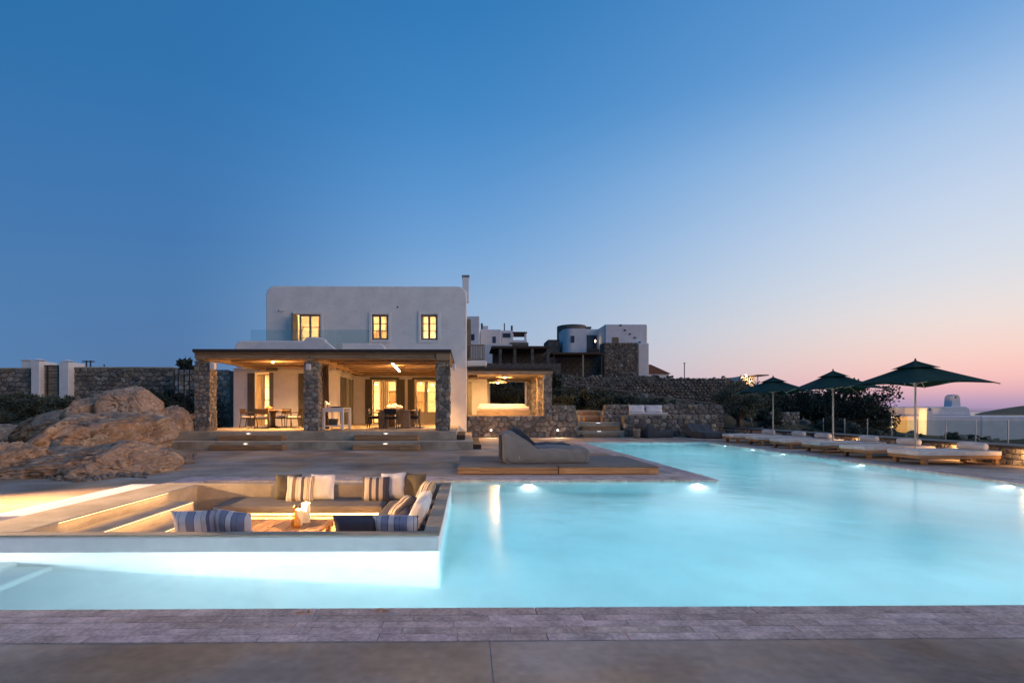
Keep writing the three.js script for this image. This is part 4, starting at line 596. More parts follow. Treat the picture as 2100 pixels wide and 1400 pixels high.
{ // lamps, speakers on the porch
  const lg = glow(1.0, 0.78, 0.45, 9);
  const s = thing('ceiling_spotlight', 'small round lit spotlight under the porch ceiling boards', 'spotlight', [XD(559, 20.2), YD(741, 20.2), -20.2]); mesh(s, 'stem', tube([[0, 0.035, 0], [0, 0.09, 0]], 0.012, 6), blackMetal); mesh(s, 'housing', lathe([[0.03, 0.04], [0.05, 0.02], [0.052, -0.0], [0.046, -0.0]], 16), blackMetal); mesh(s, 'bulb', new THREE.SphereGeometry(0.055, 16, 12), lg, [0, -0.03, 0]); lampAt(s, 0, -0.031, 0, WARM, 9, 2.5); downlight(s, -0.1, 88);
  const tl = thing('tube_lamp', 'slanting black tube lamp with a lit strip under the ceiling', 'lamp', [XD(812, 22), YD(752, 22), -22]); mesh(tl, 'housing', tube([[-0.11, 0.19, 0.3], [0.13, -0.13, -0.3]], 0.05, 12), blackMetal, [0, 0.012, 0]); mesh(tl, 'lit_tube', tube([[-0.125, 0.155, 0.3], [0.115, -0.165, -0.3]], 0.044, 12), glow(1.0, 0.80, 0.50, 6), [0, -0.012, 0.02]); mesh(tl, 'hanger', tube([[-0.08, 0.16, 0.24], [-0.08, 0.32, 0.24]], 0.008, 6), blackMetal); lampAt(tl, 0, -0.09, 0.06, WARM, 12, 4); downlight(tl, -0.2, 130); 
  const sp = (px, y0, y1, D, label, w = 9) => { const t = thing('speaker', label, 'speaker', [XD(px, D), YD(y1, D), -D], 'white box speakers'); B(t, 'cabinet', XD(px - w / 2, D), XD(px + w / 2, D), YD(y1, D), YD(y0, D), D, D + 0.14, poolRim, { c: 0.012 }); B(t, 'grille', XD(px - w / 2 + 1.2, D), XD(px + w / 2 - 1.2, D), YD(y1 - 1.2, D), YD(y0 + 1.2, D), D - 0.006, D - 0.0005, M({ color: lin(0.62, 0.61, 0.6) }), { c: 0.002 }); B(t, 'bracket', XD(px - 1.5, D), XD(px + 1.5, D), YD((y0 + y1) / 2 + 2, D), YD((y0 + y1) / 2 - 2, D), D + 0.1405, 18.6, blackMetal, { c: 0.002 }); };
  sp(631, 746, 759, 18.42, 'white box speaker high on the middle stone column'); sp(434, 744, 758, 18.44, 'white box speaker high on the boulder-side stone column', 9.5); sp(931, 746, 758, 18.42, 'white box speaker high beside the column at the bare villa wall', 6);
}
// ---------------------------------------------------------------- porch furniture
function armchair(label, pos, turn, group, seatM, frameM, backM) {
  const t = thing('dining_chair', label, 'chair', pos, group, turn), bx = (n, x0, x1, y0, y1, z0, z1, m, c = 0.008) => mesh(t, n, cbox(x1 - x0, y1 - y0, z1 - z0, c), m, [(x0 + x1) / 2, (y0 + y1) / 2, (z0 + z1) / 2]);
  for (const sx of [-1, 1]) { mesh(t, 'leg', tube([[sx * 0.27, 0, 0.24], [sx * 0.25, 0.43, 0.21], [sx * 0.26, 0.63, 0.20]], [0.016, 0.02, 0.017], 8), frameM); mesh(t, 'leg', tube([[sx * 0.25, 0, -0.28], [sx * 0.235, 0.43, -0.21], [sx * 0.225, 0.80, -0.27]], [0.016, 0.02, 0.017], 8), frameM); mesh(t, 'arm', tube([[sx * 0.26, 0.635, 0.22], [sx * 0.27, 0.645, 0.0], [sx * 0.232, 0.66, -0.24]], 0.018, 8), frameM); }
  bx('seat_frame', -0.24, 0.24, 0.38, 0.425, -0.22, 0.22, frameM); mesh(t, 'seat_cushion', softBox(0.47, 0.07, 0.44, 0.03, 0.004, 3, 8, 3, 8), seatM, [0, 0.461, 0]); const bk = bx('backrest', -0.22, 0.22, 0.58, 0.80, -0.275, -0.245, backM ?? frameM); bk.rotation.x = -0.12;
  return t;
}
{
  const D = 21.6, tx = XD(560, D), t = thing('round_table', 'round wooden dining table on the porch by the lit bedroom door', 'table', [tx, FL, -D]);
  mesh(t, 'table_top', lathe([[0, 0.715], [0.66, 0.715], [0.68, 0.73], [0.68, 0.745], [0.67, 0.757], [0, 0.757]], 40), teak[2]); mesh(t, 'pedestal', lathe([[0.30, 0], [0.29, 0.03], [0.09, 0.10], [0.075, 0.4], [0.11, 0.66], [0.28, 0.714]], 24), darkWood[2]);
  const G1 = 'chairs around the round porch table';
  for (const [px, d, turn, l] of [[510, 21.7, 1.5, 'teak armchair at the round table by the bare bedroom wall'], [536, 20.75, 0.35 + Math.PI, 'teak armchair with its back to the pool at the round table'], [603, 21.5, -1.55, 'teak armchair at the round table beside the middle column'], [580, 22.5, -0.3, 'teak armchair behind the round table against the bedroom wall']]) armchair(l, [XD(px, d), FL, -d], turn + (px === 580 ? 0 : 0), G1, whiteCloth, darkWood[2], darkWood[0]);
  const fruit = thing('fruit_bowl', 'wide bowl of lit fruit on the round porch table', 'bowl', [XD(551, 21.4), FL + 0.757, -21.4]); mesh(fruit, 'bowl', lathe([[0.0, 0.004], [0.1, 0.004], [0.2, 0.07], [0.19, 0.07], [0.09, 0.02], [0, 0.02]], 24), poolRim); const fm = [M({ color: lin(0.75, 0.35, 0.10) }), M({ color: lin(0.7, 0.12, 0.08) }), M({ color: lin(0.8, 0.55, 0.2) })], R = rng(8); for (let i = 0; i < 9; i++) { const a = i * 2.4, q = i < 6 ? 0.1 : 0.04; mesh(fruit, 'fruit', new THREE.SphereGeometry(0.042, 10, 8), fm[i % 3], [Math.cos(a) * q, 0.075 + (i >= 6 ? 0.05 : 0), Math.sin(a) * q]); }
}
{
  const D = 21.6, x0 = XD(770, 20.9), x1 = XD(846, 20.9), t = thing('long_table', 'long plank dining table with solid slab legs on the porch', 'table', [(x0 + x1) / 2, FL, -D]);
  const L = x1 - x0; for (let i = 0; i < 5; i++) B(t, 'plank', x0 + i * L / 5 + 0.002, x0 + (i + 1) * L / 5 - 0.002, FL + 0.70, FL + 0.76, 20.9, 23.4, oldWood[i % 4], { along: 'z' });
  for (const d of [20.98, 22.9]) for (let i = 0; i < 2; i++) for (let j = 0; j < 3; j++) B(t, 'leg_slab', x0 + 0.12 + i * (L - 0.62) + j * 0.128, x0 + 0.12 + i * (L - 0.62) + j * 0.128 + 0.126, FL, FL + 0.699, d, d + 0.14, oldWood[(i + j) % 4], { along: 'y' });
  const G2 = 'black chairs around the long porch table', ch = (px, d, turn, l) => armchair(l, [XD(px, d), FL, -d], turn, G2, black, blackMetal, black);
  ch(802, 20.55, Math.PI, 'black chair at the head of the long table, back to the pool'); ch(769, 21.6, 1.57, 'black chair at the long table on its side towards the shutters'); ch(768, 22.6, 1.57, 'black chair at the long table near the double doors'); ch(848, 21.6, -1.57, 'black chair at the long table beside the end stone column'); ch(842, 22.6, -1.57, 'black chair at the long table in front of the kitchen doors');
  const fl = thing('flower_arrangement', 'low white flower arrangement in the middle of the long table', 'flowers', [XD(808, 21.7), FL + 0.76, -21.7]); mesh(fl, 'dish', lathe([[0, 0.003], [0.2, 0.003], [0.3, 0.05], [0.29, 0.05], [0.18, 0.015], [0, 0.015]], 20), poolRim); const petal = [], R = rng(91); for (let i = 0; i < 46; i++) { const a = R() * 6.28, q = Math.sqrt(R()) * 0.34; petal.push(new THREE.IcosahedronGeometry(0.035 + R() * 0.03, 1).translate(Math.cos(a) * q * 1.1, 0.07 + (0.34 - q) * 0.4 * R() + R() * 0.05, Math.sin(a) * q)); } tag(mesh(fl, 'blossoms', mergeGeometries(petal), M({ color: lin(0.82, 0.74, 0.6) })), null, null, null, 'stuff');
}
{
  const D = 19.3, x0 = XD(660, D), x1 = XD(704, D), y1 = YD(836, D), d1 = 20.6, t = thing('console_table', 'white painted open console table beside the driftwood post', 'table', [(x0 + x1) / 2, FL, -D]);
  B(t, 'top', x0, x1, y1 - 0.04, y1, D, d1, poolRim); B(t, 'shelf', x0 + 0.1, x1 - 0.1, FL + 0.12, FL + 0.16, D + 0.02, d1 - 0.02, poolRim); for (const x of [x0, x1 - 0.1]) for (const d of [D + 0.002, d1 - 0.1]) B(t, 'leg', x + 0.002, x + 0.098, FL, y1 - 0.041, d, d + 0.095, poolRim); for (const d of [D + 0.01, d1 - 0.05]) B(t, 'apron', x0 + 0.1, x1 - 0.1, y1 - 0.16, y1 - 0.041, d, d + 0.03, poolRim);
  const wax = MP({ color: lin(0.88, 0.80, 0.66), transmission: 0.5, roughness: 1, thickness: 0 }), fm = glow(1, 0.72, 0.35, 10);
  [[668, 0.24, 'tall lit candle on the white console table'], [675, 0.15, 'short lit candle on the white console table']].forEach(([px, h, l], i) => { const c = thing('candle', l, 'candle', [XD(px, D + 0.3), y1, -D - 0.3], 'candles on the console table'); mesh(c, 'wax', lathe([[0, 0.001], [0.05, 0.001], [0.05, h], [0.03, h - 0.01], [0, h - 0.02]], 16), wax); mesh(c, 'flame', lathe([[0, 0], [0.009, 0.01], [0.006, 0.03], [0, 0.05]], 10), fm, [0, h - 0.02, 0]); lampAt(c, 0, h + 0.03, 0, WARM, 0.5, 1); });
  const tr = thing('tray', 'dark oval tray on the white console table', 'tray', [XD(688, D + 0.3), y1, -D - 0.3]); mesh(tr, 'dish', lathe([[0, 0.003], [0.16, 0.003], [0.19, 0.05], [0.18, 0.05], [0.15, 0.014], [0, 0.014]], 20), blackMetal);
  const bk = thing('storage_basket', 'dark woven basket on the shelf of the console table', 'basket', [XD(682, D + 0.5), FL + 0.16, -D - 0.55]); mesh(bk, 'weave', lathe([[0, 0.002], [0.17, 0.002], [0.2, 0.24], [0.185, 0.24], [0.155, 0.015], [0, 0.015]], 20), slateCloth); mesh(bk, 'rim', new THREE.TorusGeometry(0.193, 0.012, 6, 24).rotateX(Math.PI / 2), slateCloth, [0, 0.24, 0]);
}
// ---------------------------------------------------------------- annex pergola, stone terrace, stair
const TY2 = 1.05, AD = 25.0;
{
  const x0 = hx.r + 0.03, x1 = XD(1185, AD), t = thing('terrace_wall', 'low rubble stone retaining wall below the lit side pergola', 'stone wall', [(x0 + x1) / 2, 0, -AD]);
  B(t, 'core', x0, x1, -0.05, TY2, AD + 0.05, AD + 0.45, mortar, { c: 0.01 }); const p = t.position;
  stoneFace(t, x1 - x0, TY2, 0.235, 1.35, 0.05, 301, [x0 - p.x, 0, -0.045], 0, null, 300);
  const ta = thing('terrace', 'raised stone terrace floor under the side pergola', 'terrace', [2, 0, -29]); B(ta, 'paving', x0, x1, -0.05, TY2 - 0.01, AD + 0.46, 34, concrete, { c: 0.01 });
  // parapet stub beside the pergola
  const s0 = XD(1132, 25.3), s = thing('parapet_wall', 'short warm-lit stone parapet beside the pergola column', 'stone wall', [(s0 + x1) / 2, TY2, -25.3]); B(s, 'core', s0, x1 - 0.02, TY2, YD(831, 25.3), 25.35, 25.7, mortar); stoneFace(s, x1 - 0.02 - s0, YD(831, 25.3) - TY2, 0.16, 1.35, 0.045, 302, [s0 - s.position.x, 0, -0.045]);
  for (const [px, l] of [[1007, 'round recessed lamp in the stone wall below the villa corner'], [1144, 'round recessed lamp in the stone wall near the stair']]) { const q = thing('wall_light', l, 'wall light', [XD(px, AD - 0.06), YD(882, AD), -AD + 0.06], 'lamps in the terrace wall'); mesh(q, 'lens', new THREE.SphereGeometry(0.05, 14, 10), glow(1, 0.93, 0.82, 3)); mesh(q, 'housing', new THREE.CylinderGeometry(0.07, 0.075, 0.06, 16).rotateX(Math.PI / 2), steel, [0, 0, -0.05]); const l2 = new THREE.SpotLight(SOFT, 4.5, 0, 1.45, 1.0); l2.position.set(0, 0.0, 0.09); l2.target.position.set(0, -0.35, 1); l2.shadow.radius = 3; l2.castShadow = true; q.add(l2, l2.target); }
  // pergola on the terrace
  const XR = XD(1133, 25.3), c0 = 25.3, r = thing('side_pergola', 'low timber pergola with stone posts beside the villa, lit inside', 'pergola', [2, TY2, -27]), top = YD(757, c0), und = YD(768, c0);
  B(r, 'roof_felt', x0, XR + 0.03, und + 0.2, top + 0.06, c0 - 0.1, 33.8, roofing); B(r, 'front_beam', x0, XR, und, und + 0.19, c0 - 0.06, c0 + 0.16, oldWood[2], { c: 0.02 }); B(r, 'side_beam', XR - 0.3, XR - 0.05, und, und + 0.19, c0 + 0.161, 33.6, oldWood[0], { c: 0.02 });
  let k = 0; for (let d = c0 + 0.17; d < 33.5; d += 0.24, k++) B(r, 'plank', x0, XR - 0.31, und + 0.16, und + 0.19, d, d + 0.233, paleWood[(k * 5) % 4], { c: 0.005 });
  const names = ['column']; [25.3, 27.6, 29.9, 32.2].forEach((d, i) => { const q = grp(r, 'stone_post'), w = 0.42, a = XR - w - 0.02, pp = wpos(r); B(q, 'core', a + 0.03, a + w - 0.03, TY2, und - 0.002, d + 0.03, d + w - 0.03, mortar, { c: 0 }); stoneFace(q, w, und - TY2, 0.16, 1.3, 0.03, 320 + i, [a - pp.x, 0, -d - 0.03 - pp.z]); stoneFace(q, w - 0.06, und - TY2, 0.16, 1.3, 0.03, 330 + i, [a + 0.03 - pp.x, 0, -d - w + 0.03 - pp.z], -Math.PI / 2); stoneFace(q, w - 0.06, und - TY2, 0.18, 1.3, 0.03, 340 + i, [a + w - 0.03 - pp.x, 0, -d - 0.03 - pp.z], Math.PI / 2); });
  const bw = XD(1006, 32.6); wallPart(r, 'back_wall', rect(x0, XR, TY2, und + 0.15), [[bw, XR - 0.45, YD(829, 33.4), und + 0.1]], 33.4, 0.3, white); B(r, 'inner_wall', x0, XD(1000, 31) - 0.02, TY2, und + 0.14, 31, 33.39, white); B(r, 'door_panel', x0, x0 + 0.25, TY2, 2.9, 28.5, 28.56, shutterPaint);
  const log = mesh(r, 'log', tube([[x0 + 0.05, 0, 0], [XD(979, 26.2), 0.01, 0]], 0.1, 10), darkWood[2], [-wpos(r).x, YD(772, 26.2) - TY2, -26.2 - wpos(r).z]);
  const db = thing('daybed', 'wide daybed with a pale mattress under the side pergola', 'daybed', [XD(1033, 27), TY2, -27.5]); B(db, 'base', XD(979, 27), XD(1088, 27), TY2, YD(842, 27) + 0.02, 27, 28.6, paleWood[1]); mesh(db, 'mattress', softBox(XD(1087, 27) - XD(980, 27), 0.2, 1.5, 0.06, 0.015, 8, 20, 4, 12), matCloth, [0, YD(842, 27) + 0.12 - TY2, -0.3]); mesh(db, 'back_roll', softBox(XD(1084, 27) - XD(984, 27), 0.16, 0.3, 0.07, 0.015, 9, 20, 5, 6), matCloth, [0, YD(842, 27) + 0.3 - TY2, -0.85]);
  const lm = glow(1, 0.74, 0.38, 8); [[1035, 772, 27.2, 'upper woven pendant lamp glowing under the side pergola'], [1021, 783, 26.6, 'lower woven pendant lamp glowing under the side pergola']].forEach(([px, py, d, l]) => { const q = thing('pendant_lamp', l, 'lamp', [XD(px, d), YD(py, d), -d], 'pendant lamps under the side pergola'); mesh(q, 'shade', lathe([[0.05, 0.10], [0.2, 0.05], [0.48, -0.03], [0.47, -0.04], [0.19, 0.035], [0.045, 0.09]], 28), paleWood[2]); mesh(q, 'bulb', new THREE.SphereGeometry(0.1, 14, 10), lm, [0, 0.0, 0]); mesh(q, 'cord', tube([[0, 0.09, 0], [0, und + 0.15 - YD(py, d), 0]], 0.01, 6), blackMetal); lampAt(q, 0, -0.005, 0, WARM, 34, 6); });
}
{ // stair beside the terrace
  const t = thing('stone_stair', 'wide concrete stair with timber treads between stone walls', 'stair', [XD(1232, 25), 0, -25.5]), a = XD(1184, 25.2), b = XD(1281, 25.2);
  B(t, 'lower_step', a, b, -0.05, YD(883, 25.2), 25.2, 26.4, concrete, { c: 0.015 }); B(t, 'upper_step', a + 0.01, b - 0.02, YD(883, 25.2) + 0.001, YD(866, 25.7), 25.75, 29, concrete, { c: 0.015 }); B(t, 'timber_tread', XD(1195, 24.9), XD(1272, 24.9), 0.001, YD(890, 24.9), 24.85, 25.19, oldWood[1], { c: 0.015 }); B(t, 'timber_tread', XD(1194, 25.5), XD(1271, 25.5), YD(883, 25.2) + 0.002, YD(874, 25.5), 25.42, 25.745, teak[1], { c: 0.015 });
  const u0 = XD(1189, 27.5), u1 = XD(1240, 27.5); [[862, 852, 27.2], [851, 841, 28]].forEach(([y0, y1, d], i) => { B(t, 'landing_step', u0, u1, 0.4 + i * 0.1, YD(y1, d), d + 0.3, d + 1.09, concrete, { c: 0.012 }); B(t, 'timber_tread', u0 + 0.2, u1 - 0.25, 0.75 + i * 0.12, YD(y1 + 3, d), d, d + 0.298, teak[i], { c: 0.012 }); });
  for (const [px, d, y] of [[1227, 25.745, 0.6], [1229, 25.19, 0.2]]) { const s = thing('step_light', y > 0.4 ? 'slim lamp in the upper riser of the stone stair' : 'slim lamp in the lower riser of the stone stair', 'step light', [XD(px, d), y + 0.08, -d], 'lamps in the stone stair'); B(s, 'lens', XD(px - 4, d), XD(px + 4, d), y + 0.07, y + 0.095, d - 0.008, d - 0.001, glow(0.95, 0.97, 1, 1.2), { c: 0 }); B(s, 'housing', XD(px - 5, d), XD(px + 5, d), y + 0.06, y + 0.105, d - 0.001, d + 0.006, steel, { c: 0 }); }
}
function stoneWallThing(label, px0, px1, pyTop, D, yBase, th, cell, seed, o = {}) {
  const x0 = XD(px0, D), x1 = XD(px1, D), y1 = YD(pyTop, D), t = thing('stone_wall', label, 'stone wall', [(x0 + x1) / 2, yBase, -D]);
  B(t, 'core', x0, x1, yBase - 0.3, y1, D + 0.04, D + th, mortar, { c: 0.02 });
  if (o.far) tag(mesh(t, 'stonework', rubbleGeo(x1 - x0, y1 - yBase + 0.04, cell, 1.35, o.depth ?? 0.06, seed, o.keep, o.tone ?? 1), stoneVC, [x0 - t.position.x, 0, -0.035]), null, null, null, 'stuff'); else stoneFace(t, x1 - x0, y1 - yBase + 0.02, cell, 1.35, 0.05, seed, [x0 - t.position.x, 0, -0.035], 0, o.keep);
  if (o.cap) B(t, 'cap', x0 - 0.02, x1 + 0.02, y1, y1 + 0.08, D - 0.03, D + th + 0.03, o.cap);
  return t;
}
stoneWallThing('stone wall beside the stair, behind the dark bean bags', 1281, 1474, 852, 25.35, 0, 0.5, 0.23, 401);
stoneWallThing('higher stone wall above the built-in bench with white cushions', 1242, 1484, 830, 27.2, 0.4, 0.5, 0.23, 402);
stoneWallThing('stone wall stub beside the upper stair treads', 1236, 1290, 842, 26.6, 0.5, 0.4, 0.2, 403);
stoneWallThing('long stone garden wall behind the olive tree', 1450, 1640, 846, 31, -0.6, 0.5, 0.24, 404, { far: 1 });
{ // built-in bench
  const D = 26.3, t = thing('built_in_bench', 'white cushioned bench built into the stone wall', 'bench', [XD(1333, D), 1.0, -D]), y = YD(850, D); B(t, 'seat_base', XD(1290, D), XD(1374, D), 0.6, y, D, D + 0.85, concrete); B(t, 'seat_cushion', XD(1293, D), XD(1371, D), y + 0.001, y + 0.1, D + 0.03, D + 0.7, whiteCloth, { c: 0.03 }); for (const [a, b] of [[1297, 1331], [1332, 1368]]) { const w = XD(b, D) - XD(a, D), m = mesh(t, 'back_cushion', pillowGeo(w, 0.42, 0.2, a), whiteCloth, [(XD(a, D) + XD(b, D)) / 2 - t.position.x, y + 0.29 - t.position.y, -0.62]); m.rotation.x = -0.2; }
}
// ---------------------------------------------------------------- wooden platform and bean bags
function blobProfile(pts, n) { const V = pts.map(([x, y]) => new THREE.Vector3(x, y, 0)); return new THREE.CatmullRomCurve3(V, true, 'centripetal').getSpacedPoints(n).slice(0, n); }
function beanGeo(depth, seed, sx = 1) {
  const prof = blobProfile([[0.10, 0.0], [0.0, 0.10], [-0.01, 0.38], [0.0, 0.66], [0.06, 0.715], [0.25, 0.71], [0.36, 0.62], [0.56, 0.49], [0.76, 0.375], [0.84, 0.355], [1.1, 0.365], [1.5, 0.36], [1.80, 0.345], [1.865, 0.30], [1.885, 0.1], [1.86, 0.012], [1.7, 0.0], [1.0, 0.0]], 72), K = 22, pos = [], uv = [], idx = [], N = prof.length;
  let cx = 0, cy = 0; for (const p of prof) { cx += p.x / N; cy += p.y / N; }
  for (let k = 0; k <= K; k++) { const s = k / K * 2 - 1, e = Math.pow(1 - Math.pow(Math.abs(s), 9), 0.3), sh = 0.90 + 0.10 * e; for (const p of prof) { const w = (fbm3(p.x * 3.2 + seed, p.y * 3.5, s * 3.0, 5, seed) - 0.5) * 0.17 - 0.02 * Math.max(0, Math.sin(p.x * 17 + s * 3 + fbm3(p.x, p.y, s, 2, 8) * 9)) * sstep(0.5, 0.62, fbm3(p.x * 1.5, p.y * 2, s * 2, 2, seed + 3)) * (p.y > 0.02 ? 1 : 0), crease = 0.03 * Math.exp(-(((p.x - 0.72) / 0.06) ** 2)); let x = (cx + (p.x - cx) * sh) * sx, y = Math.max(0, cy + (p.y - cy) * (p.y < cy ? sh * 0.1 + 0.9 : sh) - crease * (p.y > 0.1 ? 1 : 0) + w * 0.55); x += w * 0.3 * sx; if (p.y <= 0.001) y = 0; const z = s * depth / 2 * (0.93 + 0.07 * Math.sin(Math.min(1, p.y / 0.3) * Math.PI / 2)) + w * 0.4; pos.push(x, y, z); uv.push(p.x + p.y, s * depth / 2); } }
  for (let k = 0; k < K; k++) for (let i = 0; i < N; i++) { const j = (i + 1) % N, a = k * N + i, b = k * N + j; idx.push(a, a + N, b, b, a + N, b + N); }
  for (const k of [0, K]) { const c = pos.length / 3; pos.push(cx * sx, cy, (k ? 1 : -1) * depth / 2 * 1.01); uv.push(cx, 0); for (let i = 0; i < N; i++) { const j = (i + 1) % N; k ? idx.push(c, k * N + j, k * N + i) : idx.push(c, i, j); } }
  const g = new THREE.BufferGeometry(); g.setAttribute('position', new THREE.Float32BufferAttribute(pos, 3)); g.setAttribute('uv', new THREE.Float32BufferAttribute(uv, 2)); g.setIndex(idx); g.computeVertexNormals(); return g;
}
{
  const D = 10.42, a = XD(939, D), b = XD(1351, D), m = XD(1146, D), h = 0.16, back = 12.9;
  [[a, m - 0.012, 'wooden platform module beside the deck under the grey bean bag back'], [m + 0.012, b, 'wooden platform module at the pool corner under the bean bag foot']].forEach(([x0, x1, l], i) => {
    const t = thing('wooden_platform', l, 'platform', [(x0 + x1) / 2, 0, -(D + back) / 2], 'wooden platform modules'); B(t, 'front_board', x0, x1, 0.012, h - 0.022, D, D + 0.03, teak[i * 2], { c: 0.004 }); B(t, 'back_board', x0, x1, 0.012, h - 0.022, back - 0.03, back, teak[1]); B(t, 'side_board', x0, x0 + 0.03, 0.012, h - 0.022, D + 0.031, back - 0.031, teak[1]); B(t, 'side_board', x1 - 0.03, x1, 0.012, h - 0.022, D + 0.031, back - 0.031, teak[3]); B(t, 'joist', x0 + 0.1, x1 - 0.1, 0.0, h - 0.05, D + 0.3, D + 0.4, greyWood[1]); B(t, 'joist', x0 + 0.1, x1 - 0.1, 0.0, h - 0.05, back - 0.4, back - 0.3, greyWood[1]);
    const n = 20; for (let k = 0; k < n; k++) { const d0 = D - 0.01 + k * (back - D + 0.02) / n; B(t, 'plank', x0, x1, h - 0.021, h, d0 + 0.003, d0 + (back - D + 0.02) / n - 0.003, greyWood[(k * 3 + i) % 4], { c: 0.003 }); }
  });
  const bb = thing('bean_bag_lounger', 'large grey bean bag lounger with a high back on the wooden platform', 'bean bag', [XD(1031, 10.85), h, -11.4]); bb.scale.y = 0.95; mesh(bb, 'body', beanGeo(1.0, 4), greyCloth); mesh(bb, 'back_flap', cbox(0.02, 0.55, 0.8, 0.008), slateCloth, [-0.02, 0.36, 0]); for (const s of [-1, 1]) { const pr = blobProfile([[0.10, 0.02], [0.0, 0.10], [-0.01, 0.38], [0.0, 0.66], [0.06, 0.70], [0.25, 0.695], [0.36, 0.605], [0.56, 0.475], [0.76, 0.36], [0.84, 0.34], [1.1, 0.35], [1.5, 0.345], [1.80, 0.33], [1.85, 0.29], [1.87, 0.1], [1.84, 0.03], [1.7, 0.02], [1.0, 0.02]], 80).map((p) => [0.09 + (p.x) * 0.905, 0.015 + p.y * 0.945, s * 0.486]); pr.push(pr[0]); mesh(bb, 'seam', tube(pr, 0.007, 5), slateCloth); } mesh(bb, 'zip_tag', cbox(0.012, 0.05, 0.006, 0.002), steel, [0.36, 0.15, 0.505]);
  const b2 = thing('bean_bag_lounger', 'dark slate bean bag lounger behind the grey one on the platform', 'bean bag', [XD(1048, 12.2), h, -12.35]); mesh(b2, 'body', beanGeo(0.8, 9, 0.76), slateCloth); mesh(b2, 'back_flap', cbox(0.02, 0.45, 0.6, 0.008), slateCloth, [-0.02, 0.34, 0]);
  const s1 = thing('bean_bag_lounger', 'slate bean bag lounger against the stone wall beside the wooden stump', 'bean bag', [XD(1316, 24.4), 0, -24.5], undefined, 0.35); mesh(s1, 'body', beanGeo(1.0, 13, 0.83), slateCloth); s1.scale.set(1, 0.9, 1); mesh(s1, 'back_flap', cbox(0.02, 0.45, 0.7, 0.008), slateCloth, [-0.02, 0.34, 0]);
  const s2 = thing('bean_bag_lounger', 'slate bean bag lounger seen from the front at the olive tree end', 'bean bag', [XD(1424, 25.0), 0, -24.9], undefined, -1.35); mesh(s2, 'body', beanGeo(1.25, 17, 0.75), slateCloth); s2.scale.set(1, 0.9, 1); mesh(s2, 'back_flap', cbox(0.02, 0.45, 0.8, 0.008), slateCloth, [-0.02, 0.34, 0]);
  for (const [px, d, l] of [[1306, 24.3, 'pale wooden stump table beside the slate bean bag'], [1459, 24.9, 'pale wooden stump table by the olive tree']]) { const s = thing('stump_table', l, 'stump table', [XD(px, d), 0, -d], 'wooden stump tables'), R = rng(px); mesh(s, 'stump', tube(Array.from({ length: 6 }, (_, i) => [0, i * 0.084, 0]), [0.17, 0.165, 0.16, 0.165, 0.175, 0.18], 14), paleWood[1]); mesh(s, 'top_disc', new THREE.CylinderGeometry(0.176, 0.178, 0.012, 20), paleWood[2], [0, 0.4265, 0]); }
}
